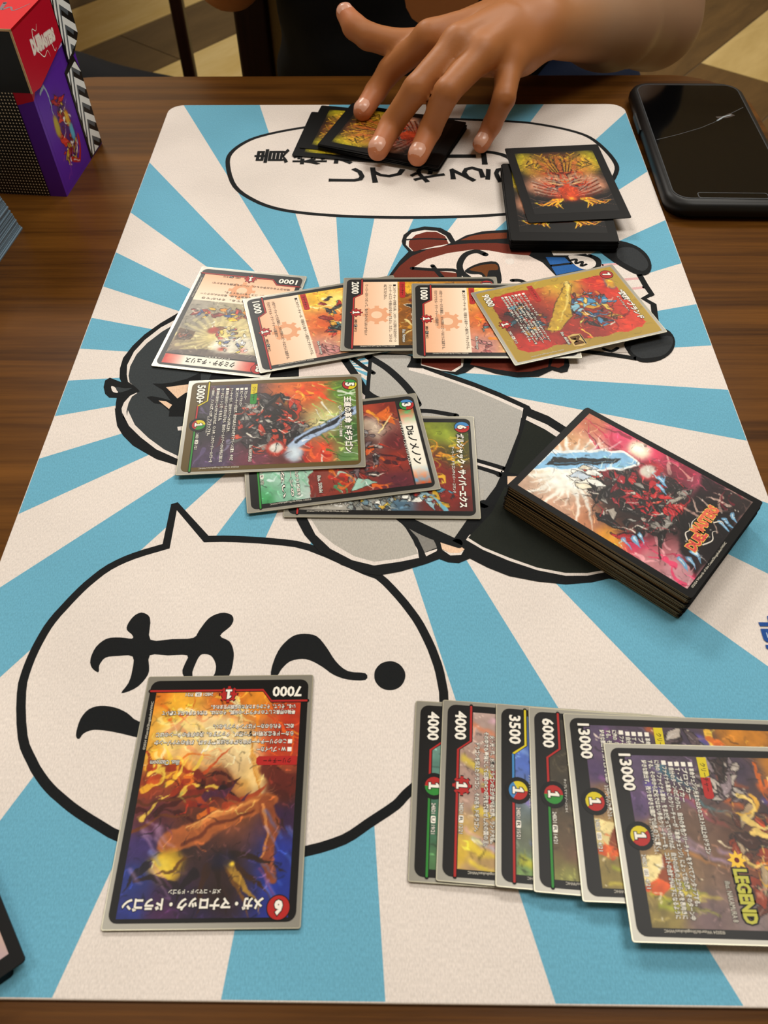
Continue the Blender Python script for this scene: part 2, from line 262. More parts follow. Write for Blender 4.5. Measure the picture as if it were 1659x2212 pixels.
TRACES = [
('far','P','bub',1,0,'-121.2 540.9 -112.6 513.0 -96.9 494.8 -78.0 483.5 -51.3 477.2 -16.4 474.0 26.8 473.6 71.1 476.9 111.2 486.2 139.8 502.3 156.0 529.3 157.5 548.9 147.8 577.1 134.2 590.9 110.0 601.9 86.6 607.0 30.9 611.4 -27.4 609.3 -70.7 598.0 -97.5 587.3 -111.9 576.4 -121.4 559.3'),
('near','P','bub2',0,0,'-85.2 214.2 -82.4 214.3 -78.2 214.4 -73.4 214.3 -67.7 214.0 -61.4 213.6 -55.2 213.0 -49.8 212.4 -44.4 211.6 -38.0 209.7 -29.2 205.7 -19.5 200.6 -12.0 196.7 -8.5 195.2 -7.0 194.7 -5.3 193.5 -2.4 190.7 0.6 187.1 3.5 183.4 6.2 179.7 8.7 175.9 11.0 172.2 12.9 168.6 14.5 165.0 16.0 161.4 17.5 157.5 18.7 153.6 19.8 149.9 20.6 146.2 21.1 142.8 21.5 139.9 21.7 138.5 21.8 137.8 21.8 135.6 21.8 131.0 21.7 125.1 21.1 119.4 19.7 114.3 17.9 109.3 15.7 105.0 12.6 101.5 9.2 98.5 6.3 96.0 4.8 94.4 3.8 93.2 2.2 91.7 -0.9 89.5 -4.6 87.1 -8.1 84.8 -10.9 82.8 -13.5 81.0 -16.6 79.3 -20.5 77.8 -24.9 76.4 -29.8 75.2 -35.1 74.1 -40.8 73.2 -46.6 72.6 -52.5 72.3 -58.5 72.4 -64.5 72.7 -70.7 73.4 -77.0 74.4 -82.9 75.5 -88.3 76.7 -93.5 78.1 -98.0 79.5 -101.6 80.9 -104.5 82.4 -107.4 83.9 -110.2 85.3 -113.0 86.8 -115.7 88.3 -118.4 89.9 -121.0 91.6 -123.6 93.4 -126.1 95.1 -128.5 97.0 -130.9 99.1 -133.4 101.6 -136.0 104.4 -138.3 107.4 -140.5 110.2 -142.6 113.1 -144.6 117.0 -146.8 122.7 -149.0 129.6 -150.6 135.8 -151.4 140.3 -151.5 144.1 -151.4 147.8 -151.1 151.8 -150.6 155.7 -149.9 159.5 -149.1 163.1 -148.2 166.5 -147.0 169.8 -145.5 173.1 -143.7 176.4 -142.0 179.6 -140.3 182.6 -138.5 185.6 -136.5 188.6 -134.0 191.8 -131.3 195.1 -128.3 198.0 -125.1 200.4 -121.8 202.5 -118.2 204.4 -113.7 206.4 -109.0 208.2 -105.6 209.5 -105.8 232.7 -102.8 233.9'),
('ha','P','k',1,0,'-124.7 151.2 -123.7 156.8 -120.1 160.7 -114.7 161.3 -109.5 160.8 -109.8 162.5 -112.6 165.0 -112.6 168.2 -110.8 171.8 -108.0 173.4 -104.6 171.8 -103.2 168.3 -101.6 160.3 -92.4 160.7 -83.9 161.3 -81.9 165.0 -78.7 170.8 -74.0 173.4 -69.8 172.8 -68.1 170.3 -69.0 166.8 -72.7 162.4 -68.6 159.9 -66.4 156.0 -65.7 151.6 -66.2 145.2 -68.9 139.9 -73.9 138.0 -81.0 139.8 -85.7 145.0 -85.4 149.3 -85.1 153.1 -93.0 153.0 -100.5 153.0 -99.4 146.0 -100.7 141.7 -103.8 138.1 -108.7 136.2 -106.8 140.6 -106.4 145.9 -107.5 152.4 -113.8 152.6 -118.6 151.8 -120.3 148.5 -119.9 145.9 -120.5 145.3 -123.3 147.4'),
('hahole','P','w',1,0,'-81.4 144.0 -81.0 149.3 -79.6 153.2 -77.2 153.7 -74.6 152.4 -72.5 148.3 -73.0 143.8 -76.4 141.7'),
('ha2','P','k',1,0,'-121.9 117.5 -122.7 119.9 -122.4 125.3 -120.1 129.3 -115.7 130.8 -109.8 130.1 -104.6 127.9 -99.2 124.4 -88.7 123.5 -77.8 126.1 -72.8 130.6 -71.4 127.1 -75.1 120.7 -84.7 117.3 -95.9 117.5 -104.6 119.3 -110.5 120.4 -116.2 120.8 -119.6 119.4 -120.7 117.3'),
('q','P','k',1,0,'-49.7 144.2 -49.2 150.6 -46.8 157.3 -42.2 162.4 -37.3 163.5 -32.2 162.4 -27.9 157.4 -23.6 150.8 -18.5 146.5 -11.4 145.6 -11.3 142.6 -18.4 142.7 -24.3 144.8 -28.8 148.1 -33.4 150.8 -37.4 151.8 -42.3 150.7 -45.4 147.4 -47.1 144.2'),
('qdot','P','k',1,0,'4.8 144.6 4.5 142.9 3.9 141.4 2.9 140.0 1.6 139.0 0.1 138.4 -1.5 138.2 -3.1 138.4 -4.6 139.0 -5.9 140.0 -6.9 141.3 -7.6 142.8 -7.8 144.5 -7.7 146.2 -7.1 147.7 -6.1 149.1 -4.8 150.2 -3.2 150.8 -1.6 151.1 0.1 150.9 1.6 150.2 2.9 149.2 3.9 147.8 4.6 146.3'),
('headsil','P','k',0,0,'-122.5 382.5 -127.6 375.0 -135.4 366.5 -142.8 356.3 -147.6 346.5 -150.8 336.3 -150.7 327.5 -149.3 320.0 -147.6 316.7 -149.7 317.7 -154.6 320.2 -156.7 317.9 -156.3 312.7 -154.3 307.5 -151.5 304.7 -147.4 304.5 -147.0 300.4 -146.3 296.5 -146.7 296.7 -145.5 292.4 -142.7 283.9 -138.2 277.1 -131.8 270.3 -126.1 266.4 -118.2 261.2 -107.3 257.1 -88.8 252.8 -57.6 258.9 -26.5 281.1 -28.8 333.9 -67.9 369.8'),
('knotw','P','w',1,0,'-152.3 313.5 -150.0 312.5 -147.6 308.6 -149.9 308.8 -151.3 310.4'),
('knotg','P','hg',1,0,'-149.5 312.7 -144.8 311.9 -140.9 312.1 -143.7 309.8 -147.4 308.8'),
('hairw','P','w',0,0,'-125.4 371.3 -134.7 362.3 -141.8 351.3 -145.8 341.4 -147.3 330.3 -145.9 322.7 -144.0 316.9 -138.5 312.7 -111.8 317.0 -115.2 361.7'),
('hairw2','P','w',0,0,'-140.6 306.2 -142.8 301.0 -143.1 296.5 -141.3 290.7 -142.3 293.8 -136.6 284.0 -129.0 276.0 -119.4 267.7 -107.0 261.0 -108.5 296.8 -137.6 308.5'),
('hairg','P','hg',0,0,'-124.8 367.7 -133.2 358.7 -139.8 348.8 -143.9 339.1 -145.4 329.2 -144.7 321.6 -143.0 316.4 -139.3 313.1 -136.1 309.6 -139.5 305.5 -140.3 300.5 -140.1 294.5 -139.0 290.7 -139.5 295.3 -133.7 284.7 -124.9 275.5 -115.5 267.7 -107.3 263.0 -104.4 296.8 -98.8 327.6 -113.2 373.8'),
('wedge','P','k',0,0,'-130.5 315.6 -125.3 315.5 -119.7 316.5 -112.5 319.3 -105.7 324.4 -100.5 290.8 -117.3 290.7 -117.6 294.6 -122.4 299.5 -126.8 300.5 -131.6 305.0 -129.3 305.9 -124.0 304.7 -118.3 302.5 -124.0 310.5 -128.2 313.6'),
('face1','P','sk',0,0,'-122.6 312.7 -111.8 314.9 -107.8 314.9 -107.0 309.7 -111.5 308.4 -115.0 304.1'),
('face2','P','sk',0,0,'-124.7 302.5 -120.7 302.0 -117.0 299.3 -118.1 296.3'),
('eyew','P','w',0,0,'-111.5 283.3 -107.9 284.1 -107.4 281.0 -110.7 280.7'),
('cheek','P','sk2',0,0,'-53.4 340.8 -33.5 335.3 -27.0 334.0 -21.0 321.8 -14.4 308.8 -14.0 293.8 -28.6 308.7 -51.6 317.8'),
('jacketsil','P','k',0,0,'-14.2 340.9 5.4 339.5 10.0 338.2 11.3 334.0 19.9 327.9 30.7 323.2 43.0 316.7 55.9 309.0 70.4 298.9 71.4 296.2 66.3 279.7 58.5 259.3 51.4 242.1 42.4 226.9 31.4 210.5 29.0 209.1 17.0 214.2 1.7 221.8 -13.3 229.6 -22.4 261.2 -15.9 298.7'),
('jacketw','P','w',0,0,'7.1 327.2 9.0 334.0 16.3 327.2 28.8 320.3 42.8 313.0 54.7 305.8 67.2 297.4 65.6 290.4 41.1 284.3 8.8 308.8'),
('jacket','P','jg',0,0,'-12.3 339.5 5.4 338.8 9.1 337.5 7.6 326.5 18.0 322.5 28.7 318.2 42.7 310.8 54.5 303.3 66.5 295.2 62.9 279.7 55.2 259.2 48.3 243.2 39.3 228.4 28.8 212.3 17.1 217.5 1.7 225.2 -11.0 231.6 -19.9 261.2 -13.7 298.7'),
('jl1','S','k',1,4.2,'-27.5 334.6 -21.0 321.8 -14.8 308.8 -8.0 303.1'),
('jl2','S','k',1,2.6,'-23.3 336.0 -17.6 329.9 -11.5 324.1'),
('jl3','S','k',1,4.2,'-14.6 337.4 -4.7 328.5 3.5 317.9 8.8 308.8 12.2 300.0'),
('jl4','S','k',1,3,'12.1 295.3 19.1 294.9 32.0 291.8'),
('jl5','S','k',1,2.6,'38.9 261.4 47.7 258.1 54.1 255.4'),
('jl6','S','k',1,2.6,'38.7 257.5 47.4 253.8 51.7 251.6'),
('jl5w','S','w',1,1.6,'38.8 259.4 47.6 255.9 52.7 253.6'),
('pantsil','P','k',0,0,'69.4 298.3 71.4 296.5 79.6 291.6 88.7 282.7 124.1 256.6 143.3 242.0 135.8 209.5 105.4 188.7 94.5 191.8 86.6 189.7 75.1 188.6 62.9 190.0 50.7 192.8 41.5 197.3 34.0 202.1 31.4 209.3 29.6 211.7 36.2 224.2 42.5 234.6 58.5 259.3 66.3 279.7'),
('pantw','P','w',0,0,'68.5 291.6 78.0 285.6 86.3 277.4 84.3 274.5 76.7 282.1 67.6 288.9'),
('pant','P','pt',0,0,'67.5 288.0 76.7 281.5 85.1 273.9 79.4 230.0 70.4 240.2 54.6 251.7 57.5 257.1'),
('pantw2','P','w',0,0,'32.6 212.6 40.2 206.9 51.4 201.0 63.5 196.0 75.6 193.1 85.2 193.2 93.2 195.1 91.5 196.6 76.1 196.5 50.0 207.0 34.7 215.4'),
('pant2','P','pt',0,0,'33.8 213.6 40.3 208.4 51.6 202.6 63.7 197.3 75.8 194.6 85.4 194.6 94.3 196.4 90.5 215.7 53.1 244.0 45.6 228.1'),
('pantl','S','k',1,3,'50.9 251.6 57.8 251.1 70.8 244.3'),
('tri','P','sk',0,0,'54.9 250.6 59.4 250.6 54.5 245.3'),
('slvsil','P','k',0,0,'-47.3 229.0 -45.3 223.2 -41.2 215.0 -33.6 205.3 -23.4 198.3 -13.6 194.1 -6.8 192.8 2.8 194.9 14.4 199.1 20.3 201.8 24.2 200.0 29.0 199.6 34.0 202.1 35.3 207.5 30.6 212.9 15.0 222.8 0.8 229.2'),
('slvw','P','w',0,0,'-40.9 225.1 -36.2 215.1 -28.8 207.1 -18.7 200.9 -8.9 198.1 2.8 200.2 11.2 202.3 10.7 206.8 0.8 226.6'),
('slv','P','jg2',0,0,'-39.4 225.1 -34.3 216.3 -27.4 209.6 -17.8 203.0 -8.9 200.1 2.8 201.9 10.8 204.6 8.8 211.6 5.3 219.0 1.8 223.8 -1.2 227.2'),
('slv2','P','jd',0,0,'5.3 220.9 10.8 218.4 17.0 214.7 18.8 210.2 19.4 208.0 13.8 205.3 10.8 213.4'),
('slv3','P','w',0,0,'13.8 205.1 19.5 207.3 19.3 206.1 14.5 203.2'),
('hand1','P','sk',0,0,'20.9 211.9 25.6 210.2 30.4 208.5 31.9 207.1 29.3 204.9 25.3 205.0 21.7 207.2'),
('hand1w','P','w',0,0,'21.7 206.9 25.3 205.0 29.3 205.0 31.5 206.6 30.2 204.0 25.3 203.7'),
('slv4','P','jg2',0,0,'9.9 223.8 29.6 212.3 41.8 232.0 43.0 242.6 11.2 242.5'),
('slvl','S','k',1,3.6,'0.3 227.2 6.9 220.9 16.8 214.7 29.5 209.5'),
('slvr','S','k',1,5,'28.7 210.5 36.2 222.9 42.4 233.3'),
('bodyw','P','w',0,0,'124.8 421.9 142.2 423.5 150.1 409.3 151.5 388.2 149.8 368.2 133.8 341.3 108.9 340.7 87.4 347.8 91.5 382.3'),
('pk0','S','pk',1,2.2,'127.7 422.2 139.4 423.5 152.0 424.8'),
('pk1','S','pk',1,2.2,'131.8 406.5 140.9 407.7 150.0 409.0'),
('pk2','S','pk',1,2.2,'136.7 397.4 143.4 398.6 149.2 399.8'),
('pk3','S','pk',1,2.2,'139.7 378.3 144.0 379.5 146.5 380.6'),
('hoodsil','P','k',0,0,'-5.9 406.5 -2.7 413.7 2.8 426.6 8.5 436.6 4.9 443.8 4.2 447.7 5.4 454.7 9.8 460.7 19.2 464.4 29.6 462.7 35.7 456.7 38.4 447.7 45.4 454.0 56.0 458.6 72.3 460.6 87.7 453.6 97.6 439.8 103.0 411.9 92.8 399.5 28.5 399.5'),
('earw','P','w',0,0,'6.8 443.8 7.4 451.7 10.9 457.7 19.1 460.3 27.1 459.1 32.7 453.6 35.3 445.7 30.0 441.8 18.6 438.9 10.7 437.0'),
('ear','P','br',0,0,'8.7 441.8 8.8 447.7 13.2 454.7 20.2 458.3 26.5 458.3 32.1 453.2 34.1 444.7 25.5 442.2 17.5 438.9 11.8 436.4'),
('earl','S','k',1,1.6,'7.4 449.3 18.9 450.5 32.6 449.7'),
('hood','P','br',0,0,'-2.7 409.2 2.8 421.0 10.6 431.7 20.9 438.9 33.5 443.2 47.2 445.3 64.2 445.7 71.0 444.7 86.0 436.9 71.7 403.0 17.9 403.0'),
('hood2','P','br2',0,0,'41.7 448.7 48.8 453.6 58.1 456.0 72.0 457.2 71.5 450.6 60.0 449.6'),
('facec','P','cr',0,0,'10.5 418.8 19.5 428.1 33.1 434.7 49.0 438.5 59.1 437.5 70.1 434.1 83.3 432.2 91.4 424.7 98.4 410.1 99.2 399.5 41.4 399.5 38.9 413.7'),
('brow','S','k',1,3,'10.5 418.8 23.7 417.3 38.2 415.9 38.4 403.0'),
('tick','S','k',1,3,'23.2 421.4 25.8 415.5 28.9 409.2'),
('eyeline','S','k',1,4,'56.6 433.2 51.2 436.6 44.3 433.2 40.2 423.8 40.6 415.5 45.6 407.9'),
('nosek','P','k',1,0,'42.8 416.4 51.5 423.8 62.7 425.6 64.7 415.5 63.7 403.0 54.5 403.0 52.9 411.9 46.5 412.8'),
('nose','P','nb',1,0,'45.6 417.0 52.5 421.7 62.0 423.2 63.2 417.3 57.6 416.4 55.8 409.7 53.1 414.6'),
('blush','P','w',1,0,'68.9 427.5 71.9 429.4 73.9 427.5 73.4 423.7 70.7 422.5 68.7 424.3'),
('mouth','S','k',1,3,'71.0 406.5 75.3 406.5 79.4 403.8'),
('cuffk','P','k',0,0,'92.2 432.2 107.8 432.2 119.2 434.0 127.8 424.6 122.0 415.5 98.0 411.0'),
('cuff','P','bl',0,0,'94.0 430.3 105.8 429.9 108.1 425.6 112.8 420.0 120.3 418.7 106.6 414.6 98.4 411.9'),
('cuffl','S','k',1,2,'95.9 421.3 108.9 423.7'),
('mitt','P','w',1,0,'108.7 432.2 117.7 431.2 122.8 428.4 124.3 423.7 121.4 418.7 115.8 417.7 111.8 421.0 109.3 426.5'),
('mittl','S','k',1,1.8,'108.2 426.5 112.8 428.0 111.7 423.7 116.3 425.6 114.6 421.0 118.1 422.8'),
('mittr','S','k',1,3,'121.7 432.1 126.1 428.0 125.2 420.9 119.9 416.4'),
('paw1k','P','k',1,0,'135.0 446.6 143.6 447.8 152.4 442.4 157.5 433.2 158.1 421.9 154.6 413.2 147.8 412.1 140.5 418.7 133.5 428.3 127.6 439.9'),
('paw1','P','gd',1,0,'141.2 439.5 150.1 440.2 155.2 431.6 156.2 421.9 151.3 415.8 143.9 421.9 138.6 429.9'),
('pl','S','k',0,3.6,'148.8 412.4 150.5 401.6 152.5 393.0 146.9 388.9 151.7 383.5 149.6 365.4'),
('paw2k','P','k',1,0,'151.7 362.0 156.3 358.6 157.3 350.5 153.5 341.4 146.2 335.0 138.2 332.8 132.6 334.9 128.9 342.6 129.4 350.5 142.1 362.6'),
('paw2','P','gd',1,0,'132.2 346.6 153.8 355.2 155.8 349.2 149.8 339.8 141.4 336.6 133.9 337.2'),
('pl2','S','k',1,3,'103.1 342.2 120.6 339.0 132.8 336.0'),
('pl3','S','k',1,2,'116.2 343.9 120.2 342.0 124.1 344.6'),
('hoodlow','P','k',0,0,'6.6 328.8 10.6 338.3 95.5 338.4 95.6 330.4 93.8 325.4 90.3 324.4 85.7 326.5 77.9 321.5 66.3 320.8 54.9 323.6 43.7 329.3 38.6 324.5 33.6 322.7 26.0 325.5 16.3 327.8'),
('hoodloww','P','w',0,0,'14.4 330.2 14.5 336.1 38.2 336.1 37.3 329.3 32.8 324.9 25.0 325.9'),
('hoodlow1','P','br',0,0,'14.6 331.0 15.0 336.1 36.7 336.1 36.4 330.3 30.8 325.5 25.1 326.9'),
('hoodlow2','P','br',0,0,'41.3 330.7 43.1 336.1 85.4 336.2 83.6 328.9 74.4 325.3 66.6 324.6 56.2 326.7'),
('hoodlow3','P','br',0,0,'85.1 329.6 87.4 336.2 93.7 336.2 92.5 330.4 89.3 328.2'),
('lg1','P','lb',0,0,'153.5 170.1 162.3 170.0 161.8 168.2 153.7 168.2'),
('lg2','P','lb',0,0,'158.0 173.2 163.2 173.2 161.9 168.5 157.7 170.1'),
('lg3','P','lb',0,0,'153.5 167.0 161.4 167.0 159.5 160.6 156.8 160.6 154.5 160.7 153.6 161.6 153.4 162.6'),
('lg4','P','lw',0,0,'155.3 165.1 155.7 165.2 155.7 163.1 157.2 162.9 157.1 162.5 155.3 162.6'),
('lg5','P','lb',0,0,'153.4 159.4 159.2 159.3 158.6 157.5 153.7 157.5 153.4 157.8'),
]
# ------------------------------------------------------------------ the setting: floor of long wood-look planks
fl = tag(MB().box(-3500, -1500, -790, 3500, 5200, -752, mat('floor_screed', '#5b4a34', .8)).build('floor', loc=(0, 0, Z_TOP)), kind='structure')
WALL = mat('wall_paint', '#cbbfa9', .8)
for nm, q in (('wall_near', (-3500, -1560, -752, 3500, -1500, 2170)), ('wall_far', (-3500, 5200, -752, 3500, 5260, 2170)), ('wall_left', (-3560, -1500, -752, -3500, 5200, 2170)), ('wall_right', (3500, -1500, -752, 3560, 5200, 2170)), ('ceiling', (-3500, -1500, 2170, 3500, 5200, 2230))):
    tag(MB().box(*q, mat('ceiling_paint', '#ddd6ca', .9) if nm == 'ceiling' else WALL).build(nm, loc=(0, 0, Z_TOP)), kind='structure')
BEI = [wood('floor_beige', '#dfbf76', '#efd596', (2, 9, 2), .55), wood('floor_sand', '#d8bb7a', '#e8d09a', (2, 9, 2), .55)]
BEI2 = wood('floor_oat', '#a68d58', '#b89f6a', (2, 9, 2), .55)
BRN = [wood('floor_brown', '#4c381f', '#634a29', (2, 9, 2), .5), wood('floor_tan', '#5c4728', '#705835', (2, 9, 2), .5)]
vb = [-3810, -3524, -3238, -2947, -2661, -2375, -2089, -1803, -1483, -1163, -844, -558, -272, 14, 300]

rnd = random.Random(4); fa = math.radians(51.7); cu, su = math.cos(fa), math.sin(fa)
for k in range(len(vb)-1):
    u = 329 - 1100*((k*.37) % 1)
    if vb[k] == -844: u = 2529-2200
    i = k
    while u < 4300:
        L = 1100
        if vb[k] == -844: m = BEI2 if u > 2500 else BRN[0]
        elif vb[k] == -2375: m = BRN[1]
        elif vb[k] in (-2661, -2089): m = BEI[k % 2]
        elif vb[k] == -1163: m = BRN[0] if u > 1500 else BRN[1]
        else: m = (BRN if (i+k) % 2 else BEI)[rnd.randrange(2)]
        c = [(u+2, vb[k]+2), (u+L-2, vb[k]+2), (u+L-2, vb[k+1]-2), (u+2, vb[k+1]-2)]; x0, y0 = (a := u+L/2)*cu + (b := (vb[k]+vb[k+1])/2)*su, a*su - b*cu
        if -2600 < x0 < 2600 and 300 < y0 < 4600:
            pts = [(-L/2+2, -(vb[k+1]-vb[k])/2+2), (L/2-2, -(vb[k+1]-vb[k])/2+2), (L/2-2, (vb[k+1]-vb[k])/2-2), (-L/2+2, (vb[k+1]-vb[k])/2-2)]
            o = MB().slab(pts, -752, -750+rnd.uniform(-.4, .4), m).build('plank', fl, loc=(x0*.001, y0*.001, 0), rotz=fa)
        u += L; i += 1

# ------------------------------------------------------------------ table
WT = wood('table_wood', '#3e230a', '#724718', (1.6, 46, 3), .36)
TX0, TX1, TY0, TY1, TZ = -306, 281, -70, 691, -2.5
tcx, tcy = (TX0+TX1)/2, (TY0+TY1)/2
tb = tag(empty('table', W(tcx, tcy, -750)), 'brown wood-grain tabletop with rounded corners under the playmat', 'table')
MB().bevslab(lambda i: rrect(TX1-TX0-2*i, TY1-TY0-2*i, 58-i, 10), 719.5, 747.5, 2.5, WT).build('tabletop', tb, True)
mk = mat('table_metal', '#2a2624', .45)
MB().bevslab(lambda i: circ(0, 0, 38-i, 28), 25, 719.5, 1, mk).build('pedestal', tb, True)
MB().bevslab(lambda i: rrect(420-2*i, 480-2*i, 30), 0, 25, 3, mk).build('foot_plate', tb, True)

# ------------------------------------------------------------------ playmat
CM = {'k': '#17191b', 'w': '#e9dfd8', 'hg': '#3a3f42', 'sk': '#eecbae', 'sk2': '#eadbd4', 'jg': '#b5b2ad', 'jg2': '#b9b4ac', 'jd': '#86837e', 'pt': '#20241f', 'br': '#6e2b1d', 'br2': '#7c3a20',
      'cr': '#e8d8cf', 'nb': '#6b3b18', 'bl': '#2a62a8', 'pk': '#e3b3b4', 'gd': '#34373a', 'lb': '#27509a', 'lw': '#b9d3ee', 'ray': '#6db0cc'}
def cm(k): return cloth('mat_'+k, CM[k])
MX0, MX1, MY0, MY1, MR = -177.3, 177.5, 31.3, 633.4, 12
pm = tag(empty('playmat', W(0, 332, 0)), 'cloth playmat printed with blue sun rays and cartoon bubbles, lying on the table', 'playmat')
def MP(): return MB()
def build_mat(mb, name): 
    o = mb.build(name, pm); o.location = (0, -.332, 0); return o
mcx, mcy = (MX0+MX1)/2, (MY0+MY1)/2
def mrect(i):
    return [(x+mcx, y+mcy) for x, y in rrect(MX1-MX0-2*i, MY1-MY0-2*i, MR-i, 8)]
build_mat(MB().bevslab(mrect, -2.5, 0, .5, cm('w')), 'cloth_sheet')
def clip(P, Q):                     # convex clip of P by convex Q (counter-clockwise)
    for i in range(len(Q)):
        a, b = Q[i], Q[(i+1) % len(Q)]; out = []
        f = lambda p: (b[0]-a[0])*(p[1]-a[1]) - (b[1]-a[1])*(p[0]-a[0])
        for j in range(len(P)):
            p, q = P[j], P[(j+1) % len(P)]; fp, fq = f(p), f(q)
            if fp >= 0: out.append(p)
            if fp*fq < 0: t = fp/(fp-fq); out.append((p[0]+t*(q[0]-p[0]), p[1]+t*(q[1]-p[1])))
        P = out
        if not P: break
    return P
RCX, RCY = -27.0, 330.3; mr_ = mrect(.55); mb = MB()
for k in range(18):
    a, b = math.radians(4.75+20*k), math.radians(14.75+20*k)
    q = clip([(RCX, RCY), (RCX+900*math.cos(a), RCY+900*math.sin(a)), (RCX+900*math.cos(b), RCY+900*math.sin(b))], mr_)
    if len(q) > 2: mb.add([(x, y, .015) for x, y in q], [tuple(range(len(q)))], cm('ray'))
build_mat(mb, 'ray_print')
def inset(P, d):
    n = len(P); out = []
    area2 = sum(P[i][0]*P[(i+1) % n][1]-P[(i+1) % n][0]*P[i][1] for i in range(n)); sg = 1 if area2 > 0 else -1
    for i in range(n):
        a, b, c = Vector(P[i-1][:2]), Vector(P[i][:2]), Vector(P[(i+1) % n][:2]); d1 = (b-a).normalized(); d2 = (c-b).normalized(); n1 = Vector((-d1.y, d1.x))*sg; n2 = Vector((-d2.y, d2.x))*sg
        m = (n1+n2); m = m/max(.3, m.length_squared)*2 if m.length > 1e-6 else n1; L = min(m.length, 2.2); out.append(b + m.normalized()*d*L)
    return out
groups = {'far_bubble': MB(), 'near_bubble': MB(), 'cartoon_print': MB(), 'near_lettering': MB(), 'far_lettering': MB(), 'edge_logo': MB()}
zl = .03
for n, k, c, sm, w, pts in TRACES:
    v = [float(t) for t in pts.split()]; P = list(zip(v[::2], v[1::2])); zl += .004
    g = groups['far_bubble' if n == 'far' else 'near_bubble' if n == 'near' else 'near_lettering' if n in ('ha', 'hahole', 'ha2', 'q', 'qdot') else 'edge_logo' if n.startswith('lg') else 'cartoon_print']
    if n.startswith('lg'): P = clip(P, mr_) if n != 'lg3' and n != 'lg4' else P
    if n in ('far', 'near'):
        Q = catmull(P, 4) if sm else P
        if n == 'near':                       # smooth the round part, keep the pointed tail
            i0 = next(i for i in range(len(P)) if P[i] == P[i]); Q = P
        g.poly(Q, zl, cm('k')); zl += .004
        I = inset(Q, 3.3 if n == 'far' else 3.7)
        if n == 'near':                   # one point at the tip of the tail, where the inset lines meet
            ty = max(range(len(Q)), key=lambda i: Q[i][1]); t2 = [i for i in range(len(Q)) if (Vector(Q[i])-Vector(Q[ty])).length < 12]
            I = [q for i, q in enumerate(I) if i not in t2[1:]]; j = min(t2); I[j] = Vector((-102.4, 229.0))
        g.poly(I, zl, cm('w'))
    elif k == 'P': g.poly(catmull(P, 3) if sm else P, zl, cm(c))
    else: g.stroke(catmull(P, 4, False) if sm else P, w, zl, cm(c))
zt = zl+.01
for ch, x, y in (('貴', -89.5, 554.5), ('様', -61.5, 552.5), ('を', -35, 553), ('ー', 47, 553.5), ('フ', 74, 552), ('し', -34, 528.5), ('て', -5.5, 528), ('や', 22.5, 528), ('ろ', 50.5, 529), ('う', 75, 528)):
    hw, hh = (12.5, 10) if ch not in ('ー', 'し') else (11, 2.2) if ch == 'ー' else (12.5, 9)
    text(groups['far_lettering'], ch if ch != 'ー' else 'I', x-hw, y-hh, x+hw, y+hh, zt, cm('k'), bold=.02, rot=90)
for n, g in groups.items():
    if g.f: build_mat(g, n)
# ------------------------------------------------------------------ cards
SLV = mat('sleeve_film', '#868277', .28, .25); RIM = mat('sleeve_weld', '#b9b39c', .25, .3)
BLK = mat('card_black', '#131110', .32, spec=.15); WHT = mat('print_white', '#f4efe4', .35, spec=.15); INK = mat('print_black', '#0d0b0a', .35, spec=.15)
RED = mat('print_red', '#b32522', .35, spec=.15); YEL = mat('print_yellow', '#d8c41e', .35, spec=.15); GRN = mat('print_green', '#2f8a35', .35, spec=.15); BLU = mat('print_blue', '#3f86c4', .35, spec=.15); LGT = mat('print_silver', '#cfc9bb', .35, spec=.15)
OLV = mat('card_olive', '#5d4a1e', .34, spec=.15); GLD = mat('card_gold', '#a8862a', .32, .15); MAR = mat('print_maroon', '#6a1512', .35, spec=.15); PCH = mat('print_peach', '#e7a77e', .4, spec=.15); GRY = mat('print_grey', '#6c625a', .4, spec=.15)
ART = vcol('printed_picture', .34, .18)
C3 = {'r': RED, 'y': YEL, 'g': GRN, 'b': BLU}
SW, SH_ = 66.6, 92.2

